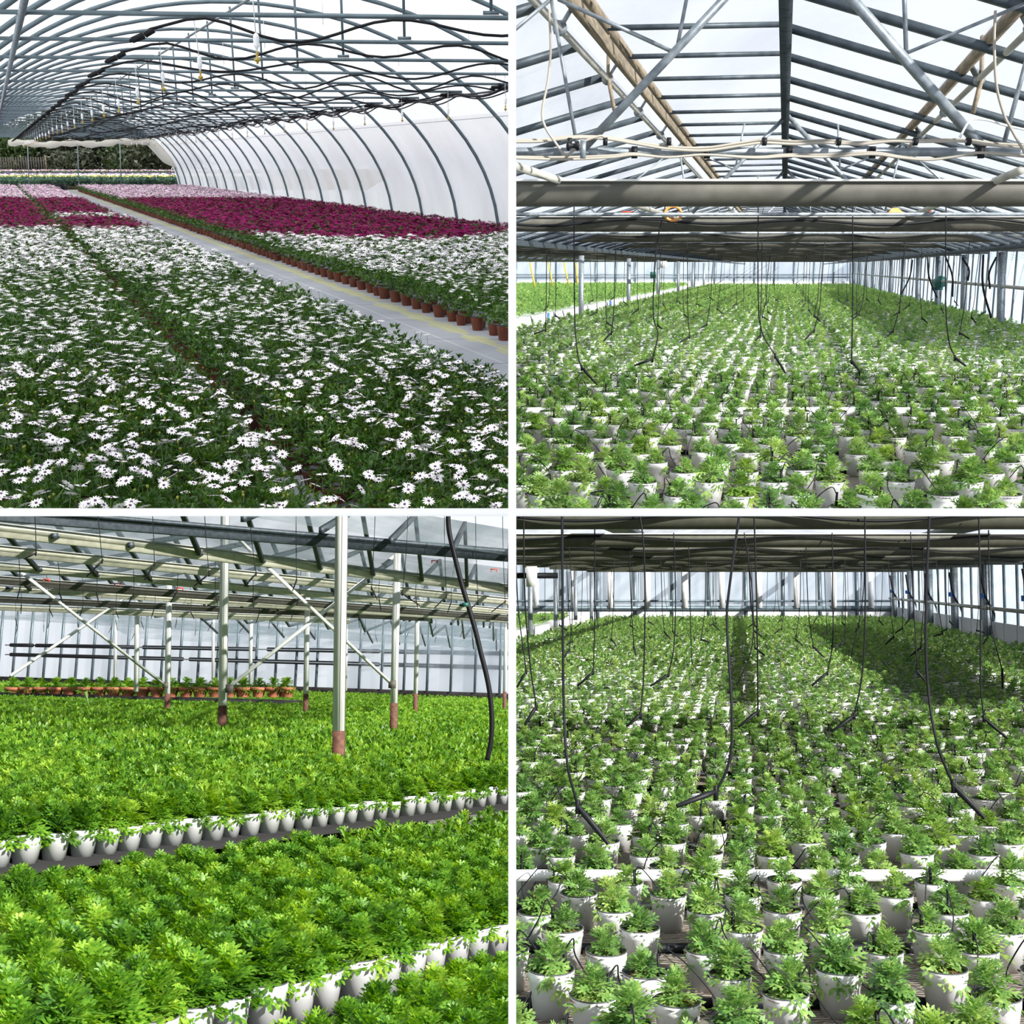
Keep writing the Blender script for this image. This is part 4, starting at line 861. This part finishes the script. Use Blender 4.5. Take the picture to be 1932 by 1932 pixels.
for i in range(-1, 9):
    Y = 8.5 + 4.2 * i; lim = -26 if Y < 25 else -5.4
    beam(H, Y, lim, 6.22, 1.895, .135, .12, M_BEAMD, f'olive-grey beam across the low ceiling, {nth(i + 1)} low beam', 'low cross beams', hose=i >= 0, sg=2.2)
# roof above the beams
B = QB()
def pl2(X0a, za, X0b, zb): B.add([H.ax(X0a, 2, za), H.ax(X0b, 2, zb), H.ax(X0b, 47, zb), H.ax(X0a, 47, za)], [(0, 1, 2, 3)])
for c in (-3, -2, -1, 0, 1, 2):
    x = .67 + 4.2 * c; pl2(x, 2.75, x + 2.1, 2.2); pl2(x, 2.75, x - 2.1, 2.2)
ce = build(B, 'ceiling', S_GLASS, H, base=(0, 0, 2.2)); tag(ce, kind='structure')
for c in (-3, -2, -1, 0): 
    B = QB(); x = 2.77 + 4.2 * c - (4.2 if c == 1 else 0) * 0; B.bar(H.ax(x, 2, 2.17), H.ax(x, 47, 2.17), .26, .08); tag(build(B, 'gutter', M_DARKST, H), f'roof gutter above the low beams, {("farthest left", "second", "third", "rightmost")[c + 3]} of four', 'gutter', 'gutters above the low beams')
B = QB(); B.add([H.ax(x, y, z) for z in (2.12, 2.14) for x, y in ((4.6, 8), (6.3, 8), (6.3, 34), (4.6, 34))], [(3, 2, 1, 0), (4, 5, 6, 7), (0, 1, 5, 4), (1, 2, 6, 5), (2, 3, 7, 6), (3, 0, 4, 7)]); tag(build(B, 'sun_block_screen', M_DARKST, H), 'dark screen added to block sun above the low beams at the right', 'screen')  # added out of view over the beams to darken the pots at right
pane_wall('wall_back', H, (H.ax(-16, 47, 0), H.ax(6.3, 47, 0), -.8, 2.3), 15, S_GLASSW, M_STEELB, '', .13, rails=((.78, .05), (.50, .10)), low=.45)
for i in range(14):
    B = QB(); p = H.ax(-14 + 1.49 * i, 46.8, 1.3); B.box(p, (.22, .02, 1.6)); tag(build(B, 'white_strip', M_BENCH, H), f'white vertical strip on the far glass wall, {nth(i, "first")} from the left', 'strip', 'white strips on the far wall')
pane_wall('wall_right', H, (H.ax(6.35, 16, 0), H.ax(6.35, 47, 0), -.8, 2.3), 24, S_GLASSW, M_STEELB, '', .05, low=.55, inside=(-.03, 0, 0))
for i in range(7):
    Y = 20.3 + 4.2 * i; B = QB(); p = H.ax(6.12, Y, 0); B.bar((p[0], Y, -.8), (p[0], Y, 1.95), .16, .16, up=(0, 1, 0)); o = build(B, 'wall_post', M_GALV, H); tag(o, f'grey post against the right wall under the low beams, {nth(i)} one', 'post', 'right wall posts under the low beams')
    a = np.array(H.ax(5.95, Y - .2, 1.8)); B = QB(); B.tube(smooth_pts([a, a + (.1, 0, -.6), a + (.45, .3, -1.1), a + (.55, .5, -1.7)], 5), .028, 5); tag(build(B, 'wall_cable', M_BLACK, H), f'black cable beside the right wall post, {nth(i)} one under the low beams', 'cable', 'cables beside right wall posts')
    B = QB(); B.box(H.ax(6.0, Y - .1, 1.18), (.10, .1, .12)); tag(build(B, 'blue_clip', M_BLUE, H), f'small blue clip on the right wall, {nth(i)} one', 'clip', 'blue clips on the right wall')
B = QB(); B.tube([H.ax(6.0, 17, .90), H.ax(6.0, 46, .90)], .045, 8); tag(build(B, 'wall_pipe', M_PIPE, H, smooth=True), 'pale shaft pipe along the right wall under the low beams', 'pipe')
p = H.P(1003, 1088, Y=24); B = QB(); B.box(p, (.22, .15, .42)); tag(build(B, 'switch_box', M_BENCH, H), 'white switch box under the beams at the far left', 'box')
p = H.P(1007, 1086, Y=24.2); B = QB(); B.tube([np.array(p) + (-.5, 0, 0), np.array(p) + (.5, 0, 0)], .06, 8); tag(build(B, 'dark_tube', M_BLACK, H), 'dark horizontal tube behind the white switch box', 'tube')
W1 = [([(988, 950), (990, 1120), (1000, 1250), (1012, 1333)], (990, 1368), 8.4, .006), ([(973, 1050), (978, 1150), (993, 1267)], (975, 1297), 12.6, .007), ([(1060, 950), (1062, 1200), (1064, 1330), (1070, 1440), (1090, 1520)], (1148, 1592), 4.3, .0052),
      ([(1073, 1020), (1080, 1150), (1074, 1227)], (1062, 1243), 16.8, .007), ([(1122, 998), (1122, 1180), (1119, 1268)], (1090, 1294), 12.6, .007), ([(1187, 1020), (1190, 1120), (1196, 1220)], (1200, 1237), 16.8, .007),
      ([(1204, 950), (1213, 1020), (1217, 1120), (1215, 1270), (1208, 1348)], (1182, 1371), 8.4, .006), ([(1271, 1005), (1275, 1130), (1271, 1220), (1261, 1273)], (1227, 1295), 12.6, .007), ([(1299, 1028), (1303, 1180), (1306, 1254)], None, 16.8, .007),
      ([(1396, 950), (1376, 1110), (1373, 1180), (1379, 1350), (1375, 1440), (1352, 1495)], (1277, 1521), 4.3, .0052), ([(1423, 950), (1427, 1150), (1430, 1343)], (1393, 1372), 8.4, .006), ([(1410, 1026), (1417, 1130), (1425, 1222)], (1443, 1237), 16.8, .007),
      ([(1404, 1005), (1420, 1120), (1418, 1220), (1390, 1295)], None, 12.6, .007), ([(1570, 1005), (1572, 1120), (1570, 1210), (1561, 1269)], (1532, 1294), 12.6, .007), ([(1633, 950), (1631, 1150), (1627, 1270), (1613, 1350)], (1570, 1380), 8.4, .006),
      ([(1520, 1026), (1525, 1150), (1535, 1220)], (1556, 1241), 16.8, .007), ([(1718, 1004), (1724, 1130), (1730, 1267)], (1746, 1285), 12.6, .007), ([(1751, 950), (1747, 1150), (1753, 1290), (1764, 1400), (1799, 1481)], (1858, 1544), 4.3, .0052),
      ([(1848, 950), (1848, 1180), (1850, 1290), (1858, 1355)], (1902, 1394), 8.4, .006), ([(1865, 1000), (1868, 1130), (1873, 1200), (1891, 1264)], (1892, 1299), 12.6, .007), ([(1739, 1026), (1744, 1110), (1738, 1222)], (1716, 1239), 16.8, .007), ([(1630, 1030), (1628, 1130), (1606, 1240)], None, 16.8, .007)]
lev = {4.3: 'front', 8.4: 'second', 12.6: 'third', 16.8: 'fourth'}; cnt = {}
for w_, s_, Y, r in sorted(W1, key=lambda e: e[0][-1][0]):
    k = cnt[Y] = cnt.get(Y, -1) + 1
    wire(H, w_, Y, r, s_, f'black hanging wire{" with a slanting stick" if s_ else ""}, {nth(k, "first")} from left in {lev[Y]} row under low beams', 'wires hanging under the low beams')
for r in range(4, 9):
    Y = 4.2 * r + 4.2; n = 0
    for X0 in np.arange(-4.8, 6.0, .84):
        a = H.ax(X0 + rs.uniform(-.08, .08), Y, 1.9); xa, ya = H.px(a)
        if not (985 < xa < 1905): continue
        jz = rs.uniform(.45, .65); sw = rs.uniform(-.12, .12); P = [H.px(p) for p in (a, (a[0] + sw * .2, Y, 1.3), (a[0] + sw * .4, Y, .95), (a[0] + sw, Y, jz))]
        st = H.px((a[0] + sw + rs.choice((-1, 1)) * rs.uniform(.08, .18), Y, jz - rs.uniform(.05, .14)))
        wire(H, P, Y, .0075, st if r < 7 else None, f'thin black hanging wire, {nth(n, "first")} from left in {nth(r)} row under low beams', 'wires hanging under the low beams'); n += 1
# ================================================================== lower left: house with white posts
H = BL; h0 = 1.40
def dirn(x, y): v = H.R.transposed() @ Vector(((x - 966) / FPX, 1, (966 - y) / FPX)); return np.array([v.x, v.y]) / math.hypot(v.x, v.y)
e1 = dirn(2400, 1335); e2 = dirn(-3333, 1164); n1 = np.array([-e1[1], e1[0]])          # e1 along the benches, n1 away from the eye
zf = 0.0; zN = .02; zM = .33                                                          # floor, near bench, middle bench
B = QB(); B.add([(-60, 3, -.45), (6, 3, -.45), (12, 100, -.45), (-60, 100, -.45)], [(0, 1, 2, 3)]); tag(build(B, 'floor', mat('gravel_floor', (.30, .29, .29), .9, noise=(.16, .15, .15), scale=6), H, base=(0, 0, -.45)), kind='structure')
o1 = np.array(H.P(648, 1825, Z=zN + .15))[:2]; o2 = np.array(H.P(100, 1571, Z=zM + .15))[:2]
P2 = lambda o, u, v: tuple(o + e1 * u + n1 * v)
def slab(name, o, u0, u1, v0, v1, z, mt, lb, th=.05):
    B = QB(); c = [P2(o, u0, v0), P2(o, u1, v0), P2(o, u1, v1), P2(o, u0, v1)]
    B.add([(*p, z - th) for p in c] + [(*p, z) for p in c], [(4, 5, 6, 7), (0, 1, 5, 4), (1, 2, 6, 5), (2, 3, 7, 6), (3, 0, 4, 7)]); o_ = build(B, name, mt, H); tag(o_, lb, 'bench'); return o_
M_BENCHD = mat('dark_bench', (.018, .018, .02), .85)
dep = float((o2 - o1) @ n1)
slab('growing_bench', o1, -4, 6, -.08, dep - .095, zN, M_BENCHD, 'low front bench of bushy seedlings, its nearest pots along the bottom')
slab('growing_bench', o2, -9, 40, -.09, 30, zM, M_BENCHD, 'raised middle bench of dense green plants where the posts stand')
slab('growing_bench', o1, -1.5, 6, -1.6, -.42, zN - .06, M_BENCHD, 'lowest bench in the bottom right corner')
PB = [M_POTW, M_POTIN, M_SOIL, L_BUSH, M_BLACK]
PBd = [M_POTW, M_POTIN, M_SOIL, L_BUSH, M_BLACK]
rs = np.random.RandomState(21); pit = .170; cells = []
def addrow(o, z, u0, u1, v0, v1, bench, pit=pit):
    nv = int((v1 - v0) / pit) + 1
    for iv in range(nv):
        for u in np.arange(u0, u1, pit * 1.02):
            uu = u + (pit / 2 if iv % 2 else 0); x, y = P2(o, uu + rs.normal(0, .008), v0 + iv * pit * .98 + rs.normal(0, .008))
            if y < 3.3: continue
            p = (float(x), float(y), z)
            x_, y_ = H.px((p[0], p[1], z + .25))
            if not (-50 < x_ < 985 and 966 < y_ < 1990): continue
            cells.append((y, p, bench, iv, x_))
nf_ = round((dep - .19) / .184); addrow(o1, zN, -4, 6, 0, dep - .185, 'f', (dep - .19) / nf_ / .98); addrow(o1, zN - .06, -1.4, 5, -.54 - 5 * pit, -.54, 'c'); 
addrow(o2, zM, -9, 45, 0, 29, 'm')
for Ya, Yb, nn in ((28, 90, 7000),):
    for _ in range(nn):
        Y = Ya * (Yb / Ya) ** rs.uniform(0, 1); X = rs.uniform(-.45, .0) * Y; cells.append((Y, (X, Y, zM), 'm', 99, H.px((X, Y, zM + .2))[0]))
cells.sort(key=lambda c: c[0])
bn = {'f': 'the low front bench', 'c': 'the lowest bench in the bottom right corner', 'm': 'the raised middle bench'}
def big(c): return c[2] != 'm' or c[3] < 1
ind = cells[:330]; cf = [c for c in cells[330:]]
singleB = [qmesh('bushy_seedling', v, q, PB, m) for v, q, m in [onepot(FB, j, False) for j in range(7)]]
byrow = {}
for c in ind[:300]: byrow.setdefault((c[2], c[3]), []).append(c)
kr = {b: sorted(k[1] for k in byrow if k[0] == b) for b in 'fcm'}
idn = {id(c): i for i, c in enumerate(ind)}
for (b, iv), cs in byrow.items():
    cs.sort(key=lambda c: c[4])
    for j, c in enumerate(cs):
        ri = kr[b].index(iv); lab = f'bushy seedling, {nth(j, "first")} from left in row {["one", "two", "three", "four", "five", "six", "seven", "eight", "nine", "ten", "eleven", "twelve", "thirteen", "fourteen", "fifteen", "sixteen"][min(15, ri)]} of {bn[b].replace("in the bottom right corner", "at right")}'
        grp = 'bushy seedlings on ' + bn[b]; rz = rs.uniform(0, 6.3); s = rs.uniform(.95, 1.1) * (1.12 if c[2] == 'f' else 1)
        if idn[id(c)] < 120:
            t_ = thing('bushy_seedling', H, c[1], lab, 'potted plant', grp, rz, s); ob('pot', PWm, H, t_); ob('soil', SWm[rs.randint(3)], H, t_); ob('foliage', FBm[rs.randint(7)], H, t_)
        else: tag(ob('bushy_seedling', singleB[rs.randint(7)], H, None, c[1], rz, s), lab, 'potted plant', grp)
rest_ = cells[300:]; full_ = [onepot(FB, j, False) for j in range(3)]
tag(scatter('bushy_crop', H, [(B_mid, [c[1] for c in rest_ if c[0] < 12 and not (c[3] == 0)]), (full_, [c[1] for c in rest_ if c[0] < 14 and c[3] == 0]),
     (B_far, [c[1] for c in rest_ if 12 <= c[0] < 24]), (B_vfar, [c[1] for c in rest_ if c[0] >= 24])], PB, rs), 'dense mass of bushy green seedlings covering the benches of the post house', 'crop', None, 'stuff')
# terracotta tubs
TP = QB(); TP.lathe([(.15, 0), (.20, .20), (.235, .205), (.25, .30), (.235, .30), (.21, .24)], 20, 0); TP.lathe([(.22, .27), (.1, .28), (.005, .28)], 20, 1); TPa = TP.arr()
TPm = qmesh('tub', TPa[0], TPa[1], [M_TERRA2, M_SOIL], TPa[2], True)
tf = [lift(seedling(rs, 60, .3, .26, 0, .9), .27) for _ in range(3)]; tfm = [qmesh('foliage', v, q, [L_BUSH], m) for v, q, m in tf]
for j in range(20):
    x = 24 + 27.3 * j; p = np.array(H.P(x, 1296.5, Y=36)); p[2] -= .30; t_ = thing('terracotta_tub', H, tuple(p), f'terracotta tub with a low green plant at the back, {nth(j, "first")} from the left', 'potted plant', 'terracotta tubs in a row at the back')
    ob('tub', TPm, H, t_); ob('foliage', tfm[j % 3], H, t_, rz=j)
    if j % 3 == 0:
        q_ = p + (0, .5, 0); t_ = thing('terracotta_tub', H, tuple(q_ + (.2, .3, 0)), f'terracotta tub half hidden in the second row at the back, {nth(j // 3, "first")} from the left', 'potted plant', 'terracotta tubs in the hidden row'); ob('tub', TPm, H, t_); ob('foliage', tfm[(j + 1) % 3], H, t_, rz=j)
zt = H.P(300, 1296.5, Y=36)[2] - .30; a = H.P(-20, 1300, Y=36); b_ = H.P(552, 1300, Y=36)
B = QB(); B.box(((a[0] + b_[0]) / 2, 36.6, zt - .1), (b_[0] - a[0], 2.2, .2)); tag(build(B, 'tub_stand', M_BENCHD, H), 'dark low stand carrying the row of terracotta tubs', 'bench')
# posts
posts = [(645, 960, 639, 1411, 12.0, .115, 1, 'nearest big white post with a rusty foot'), (425, 960, 420, 1352, 18.6, .115, 1, 'tall white post left of the nearest big one, rusty foot'), (750, 1040, 743, 1346, 19.6, .115, 1, 'white post just right of the nearest big one, rusty foot'),
         (320, 1045, 316, 1323, 27, .11, 1, 'white post left of the two tall ones, where two braces meet'), (260, 1090, 257, 1305, 33, .11, 0, 'slim white post second from the left'), (581, 1075, 577, 1323, 28, .11, 1, 'slim white post just left of the nearest big post'),
         (789, 1100, 784, 1321, 31, .11, 1, 'slim white post right of the nearest pair of big posts'), (475, 1120, 472, 1302, 42, .11, 0, 'slim pale post between the two left big posts and the middle'), (219, 1135, 217, 1281, 52, .12, 0, 'thin pale post at the far left wall'), (654, 1140, 652, 1303, 50, .12, 0, 'thin pale post hidden just right of the big post'),
         (956, 1120, 952, 1315, 38, .12, 1, 'pale post at the right edge of the post house'), (403, 1150, 402, 1283, 55, .12, 0, 'thin pale post beside the tall left post')]
for (x0, y0, x1, y1, Y, wd, ru, lb) in posts:
    a = np.array(H.P(x1, y1, Y=Y)); b_ = np.array(H.P(x0, y0, Y=Y)); t_ = thing('white_post', H, (a[0], Y, zM - .02), lb, 'post', 'white posts')
    foot = .17 if ru else 0; d = (b_ - a) / np.linalg.norm(b_ - a); a2 = a + d * foot; a0 = a - d * ((a[2] - zM + .02) / d[2])
    B = QB(); B.bar(a2, b_, wd, wd, up=(0, 1, 0)); B.bar(a2 + (wd * .15, -wd * .52, 0), b_ + (wd * .15, -wd * .52, 0), .006, .006, up=(0, 1, 0)); build(B, 'shaft', M_POSTW, H, t_)
    if ru:
        B = QB(); B.bar(a0, a2, wd * 1.01, wd * 1.01, up=(0, 1, 0)); build(B, 'rusty_foot', M_RUST, H, t_); B = QB(); B.box((a0[0], Y, zM + .19), (.36, .30, .03)); build(B, 'base_plate', M_CONC, H, t_)
def brace(a, Ya, b_, Yb, lb, wd=.05): B = QB(); B.bar(H.P(*a, Y=Ya), H.P(*b_, Y=Yb), wd, wd, up=(0, 1, 0)); tag(build(B, 'cross_brace', M_POSTW, H), lb, 'brace', 'cross braces')
brace((40, 1080), 22, (312, 1293), 26.8, 'grey brace falling right towards the foot of the left posts'); brace((20, 1275), 24, (272, 1103), 30, 'pale brace rising right in the left cross'); brace((505, 1070), 17, (742, 1293), 19.4, 'grey brace falling right behind the nearest big post'); brace((430, 1298), 18.5, (752, 1043), 19.9, 'pale brace rising right behind the nearest big post'); brace((435, 1001), 18, (508, 1075), 17.4, 'short grey brace at the top of the tall left post')
for a, Y, lb in (((312, 1293), 26.7, 'small plate joining brace and left post'), ((740, 1291), 19.3, 'small plate joining brace and right post'), ((433, 1299), 18.4, 'white plate joining brace and tall left post')):
    B = QB(); B.box(H.P(*a, Y=Y), (.12, .03, .13)); tag(build(B, 'brace_plate', M_BEAMW, H), lb, 'plate', 'brace plates')
# beams
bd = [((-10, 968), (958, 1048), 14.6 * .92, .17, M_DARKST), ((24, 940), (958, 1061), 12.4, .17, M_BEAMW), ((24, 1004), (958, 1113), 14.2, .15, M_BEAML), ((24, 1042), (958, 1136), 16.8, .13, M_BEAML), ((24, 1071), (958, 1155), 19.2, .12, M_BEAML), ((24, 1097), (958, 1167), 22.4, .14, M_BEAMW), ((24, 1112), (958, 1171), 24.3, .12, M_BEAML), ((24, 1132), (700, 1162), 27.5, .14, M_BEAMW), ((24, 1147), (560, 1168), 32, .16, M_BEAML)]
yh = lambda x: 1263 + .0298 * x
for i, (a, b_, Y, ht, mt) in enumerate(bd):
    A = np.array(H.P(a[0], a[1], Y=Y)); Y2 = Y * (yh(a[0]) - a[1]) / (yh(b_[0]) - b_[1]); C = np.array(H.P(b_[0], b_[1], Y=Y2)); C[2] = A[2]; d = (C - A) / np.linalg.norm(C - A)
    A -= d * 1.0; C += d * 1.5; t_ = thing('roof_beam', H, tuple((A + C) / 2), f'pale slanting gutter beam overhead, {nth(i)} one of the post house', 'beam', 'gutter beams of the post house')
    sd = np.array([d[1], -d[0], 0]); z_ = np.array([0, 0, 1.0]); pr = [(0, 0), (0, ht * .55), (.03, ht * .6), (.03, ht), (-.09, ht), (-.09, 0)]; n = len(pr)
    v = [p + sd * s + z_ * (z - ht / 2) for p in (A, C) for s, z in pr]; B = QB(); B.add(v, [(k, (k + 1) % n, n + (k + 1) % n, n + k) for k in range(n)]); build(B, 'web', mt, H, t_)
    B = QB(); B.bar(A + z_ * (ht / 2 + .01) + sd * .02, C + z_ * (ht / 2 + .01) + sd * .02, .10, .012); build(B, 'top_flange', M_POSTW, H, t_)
# roof: glazing in long slopes between beam lines
tops = [(-6, 9.0), (-6, 14.2), (-6, 21.4), (-6, 28.7), (-6, 39), (-6, 52), (-6, 70)]; bdir = np.array([.68, .73]); zr = 3.15
B = QB(); rid = []
for i, (x, y) in enumerate(tops[:-1]):
    a = np.array([x, y]); b_ = np.array(tops[i + 1]); md = a * .35 + b_ * .65; rid.append(md)
    f = lambda o, u, z: (o[0] + bdir[0] * u, o[1] + bdir[1] * u, z)
    B.add([f(a, -18, zr - .05), f(a, 16, zr - .05), f(md, 16, zr + .75), f(md, -18, zr + .75)], [(0, 1, 2, 3)]); B.add([f(md, -18, zr + .75), f(md, 16, zr + .75), f(b_, 16, zr - .05), f(b_, -18, zr - .05)], [(0, 1, 2, 3)])
ce = build(B, 'ceiling', S_GLASSB, H, base=(0, 0, zr)); tag(ce, kind='structure')
k = 0
for i, (x, y) in enumerate(tops[:-2]):
    a = np.array([x, y]); b_ = np.array(tops[i + 1]); md = rid[i]
    for u in np.arange(-8, 12, 1.05 if i < 3 else 1.6):
        if k >= 98: break
        if not any(H.seen(p_, 80) for p_ in (f(a, u, zr), f(md, u, zr + .7))): continue
        B = QB(); B.bar(f(a, u, zr - .08), f(md, u, zr + .72), .055, .07); B.bar(f(md, u, zr + .72), f(b_, u, zr - .08), .055, .07); build(B, 'glazing_bar', M_DARKST, H, ce); k += 1
for i, md in enumerate(rid[:4]): B = QB(); B.bar(f(md, -10, zr + .72), f(md, 14, zr + .72), .07, .08); tag(build(B, 'ridge_beam', M_BEAMW, H), f'grey ridge beam of the post-house roof, {nth(i)} one', 'roof beam', 'ridges of the post house')
for i, (v0, v1) in enumerate(((1.4, 3.0), (5.6, 6.8))):
    c = [P2(o2, -16, v0), P2(o2, 24, v0), P2(o2, 24, v1), P2(o2, -16, v1)]; B = QB(); B.add([(*p, 3.05) for p in c] + [(*p, 3.07) for p in c], [(3, 2, 1, 0), (4, 5, 6, 7), (0, 1, 5, 4), (1, 2, 6, 5), (2, 3, 7, 6), (3, 0, 4, 7)])
    tag(build(B, 'sun_block_screen', M_BEAMW, H), f'flat grey screen strip added to shade the crop under the post-house roof, {nth(i)} one', 'screen', 'added sun-blocking screens of the post house')  # strips added to cast shade bands across the bushy crop
# far wall and its heating pipes
wa = H.P(-60, 1280, Y=96)[:2]; wb = H.P(990, 1310, Y=72)[:2]; zw = H.P(958, 1310, Y=73)[2]
pane_wall('wall_back', H, (wa, wb, zw, zw + 5.8), 29, S_GLASSP, M_STEELB, '', .16, inside=(0, -.1, 0))
B = QB(); B.bar((*wa, zw - .2), (*wb, zw - .2), .3, .5); tag(build(B, 'baseboard_back', M_DIRT, H), kind='structure')
B = QB(); B.add([(wa[0], wa[1] + 2, zw + 1), (wb[0], wb[1] + 2, zw + 1), (wb[0], wb[1] + 2, zw + 2), (wa[0], wa[1] + 2, zw + 2)], [(0, 1, 2, 3)])
for j, (y0, y1) in enumerate(((1217, 1233), (1235, 1260))):
    for s, (xa, xb) in enumerate(((20, 62) if j == 0 else (20, 240), (68, 260) if j == 0 else (250, 345), (270, 480) if j == 0 else (358, 715), (505, 716) if j == 0 else (725, 958), (724, 895), (915, 958))[:6 if j == 0 else 4]):
        fy = lambda x: y0 + (y1 - y0) * (x - 24) / 934; a = H.P(xa, fy(xa), Y=90 - 17 * xa / 958); b_ = H.P(xb, fy(xb), Y=90 - 17 * xb / 958)
        B = QB(); B.tube([a, b_], .14, 8); tag(build(B, 'lagged_pipe', M_BLACK, H), f'black lagged pipe length on the far wall, {nth(s, "first")} from left of the {("upper", "lower")[j]} line', 'pipe', 'lagged heating pipes')
    B = QB(); B.tube([H.P(10, y0, Y=90.4), H.P(958, y1, Y=73.2)], .05, 6); tag(build(B, 'heating_pipe', M_GALV, H), ('upper', 'lower')[j] + ' bare grey heating pipe along the far wall between the black lagged lengths', 'pipe')
# hose and hanging sticks
B = QB(); pts = [(845, 960), (847, 1000), (858, 1050), (872, 1105), (884, 1145), (897, 1190), (908, 1235), (918, 1275), (925, 1315), (928, 1360), (926, 1400), (919, 1434)]
P = smooth_pts([H.P(x, y, Y=9.0) for x, y in pts], 6); B.tube(P, .020, 10); hs = build(B, 'water_hose', M_BLACK, H, smooth=True, base=tuple(P[-1])); tag(hs, 'thick black water hose hanging in a long curve at the right', 'hose')
B = QB(); p = np.array(H.P(878, 1141, Y=8.97)); B.box(p, (.05, .05, .03)); B.box(p + (-.03, 0, -.005), (.03, .02, .02)); build(B, 'clamp', M_GREENM, H, hs)
S1 = [((66, 950), (67, 1043), (45, 1055), 11, 1), ((184, 950), (193, 1058), (163, 1088), 11.5, 0), ((287, 950), (292, 1064), (273, 1094), 12, 0), ((385, 950), (395, 1083), (366, 1106), 12.5, 0), ((470, 950), (484, 1082), (461, 1107), 13, 0), ((558, 950), (560, 1095), (552, 1115), 13.5, 0), ((636, 960), (635, 1102), (628, 1124), 14, 0), ((708, 950), (701, 1109), (712, 1131), 14.5, 0), ((770, 960), (759, 1120), (793, 1143), 15, 0), ((838, 960), (842, 1125), (820, 1147), 15.5, 0), ((897, 960), (902, 1136), (885, 1151), 16, 0), ((948, 960), (953, 1135), (927, 1155), 16.5, 0)]
for j, (a, m_, s_, Y, pale) in enumerate(S1):
    o = wire(H, [a, ((a[0] * .7 + m_[0] * .3), a[1] * .5 + m_[1] * .5), m_], Y, .0045, s_, f'thin wire with dark stick, {nth(j, "first")} from left in nearest row of post house', 'sticks hanging in the post house')
for r, (Y0, y0, sl, n_) in enumerate(((17, 1112, .022, 12), (23, 1145, .02, 14), (30, 1168, .018, 15), (38, 1182, .017, 16))):
    for j in range(n_):
        x = 34 + j * (900 / n_) + rs.uniform(-8, 8); y = y0 + sl * x + rs.uniform(-6, 6); Y = Y0 * (1 + .35 * x / 958); dx = rs.uniform(-18, 10) * (17 / Y0); dy = rs.uniform(14, 26) * (17 / Y0) ** .5
        wire(H, [(x + rs.uniform(-6, 6), y - (70 if r < 2 else 40)), (x, y - 25), (x, y)], Y, .005, (x + dx, y + dy), f'small hanging stick, {nth(j, "first")} from left in {nth(r + 1)} row of the post house', 'sticks hanging in the post house')
for j, (x, y) in enumerate(((88, 1093), (222, 1101), (340, 1109), (533, 1018), (820, 1058), (932, 1074))):
    p = np.array(H.P(x, y, Y=15)); B = QB(); B.box(p, (.09, .01, .012)); B.box(p + (-.035, 0, -.02), (.012, .01, .03)); B.box(p + (.035, 0, -.02), (.012, .01, .03)); tag(build(B, 'red_clip', M_RED, H), f'small red clip under the post-house roof, {nth(j, "first")} from the left', 'clip', 'red clips in the post house')
p = H.P(162, 1308, Y=17); B = QB(); B.tube([H.P(161, 1305, Y=17), H.P(165, 1322, Y=17), H.P(169, 1338, Y=17)], [.03, .012, .01], 6); tag(build(B, 'plant_stake', M_STEM, H), 'single thin dark stake sticking up from the green crop at left', 'stake')


# ------------------------------------------------------------------ cut everything at the dividing wall's two planes
bpy.context.view_layer.update()
def crop(o, H):
    me = o.data
    if me is None or not hasattr(me, 'vertices') or not len(me.vertices): return
    W = o.matrix_world
    c = [W @ Vector(b) for b in o.bound_box]
    xs = [p.x * H.sx for p in c]; zs = [p.z * H.sz for p in c]; e = .0012
    if min(xs) >= 0 and min(zs) >= 0: return
    if max(xs) <= 0 or max(zs) <= 0: o['_gone'] = 1; return
    n = len(me.vertices); co = np.empty(n * 3, np.float32); me.vertices.foreach_get('co', co); co = co.reshape(-1, 3)
    Wn = np.array(W); wc = co @ Wn[:3, :3].T + Wn[:3, 3]
    bad = (wc[:, 0] * H.sx < 0) | (wc[:, 2] * H.sz < 0)
    if not bad.any(): return
    if bad.all(): o['_gone'] = 1; return
    if me.users > 1: me = me.copy(); o.data = me
    bm = bmesh.new(); bm.from_mesh(me); Wi = W.inverted()
    if len(bm.verts) > 60000:                          # big leaf masses: drop the leaves that cross
        bm.verts.ensure_lookup_table()
        bmesh.ops.delete(bm, geom=[bm.verts[i] for i in np.nonzero(bad)[0]], context='VERTS')
    else:
        for nx, nz in ((H.sx, 0), (0, H.sz)):
            no = (Wi.to_3x3() @ Vector((0, 0, 0))) if False else (W.to_3x3().transposed() @ Vector((nx, 0, nz)))
            bmesh.ops.bisect_plane(bm, geom=bm.verts[:] + bm.edges[:] + bm.faces[:], plane_co=Wi @ Vector((0, 0, 0)), plane_no=no, clear_inner=True, dist=1e-6)
    bm.to_mesh(me); bm.free(); me.update()
    if not len(me.polygons): o['_gone'] = 1
for o, H in ALL: crop(o, H)
for o, H in list(ALL)[::-1]:
    if o.get('_gone') and not o.children: bpy.data.objects.remove(o); continue
    if o.get('_gone'): o.data = None if False else o.data; del o['_gone']
for o in list(bpy.data.objects):
    if o.type == 'EMPTY' and not o.children: bpy.data.objects.remove(o)
for o in bpy.data.objects:
    for k in ('_b', '_m', '_gone'):
        if k in o.keys(): del o[k]
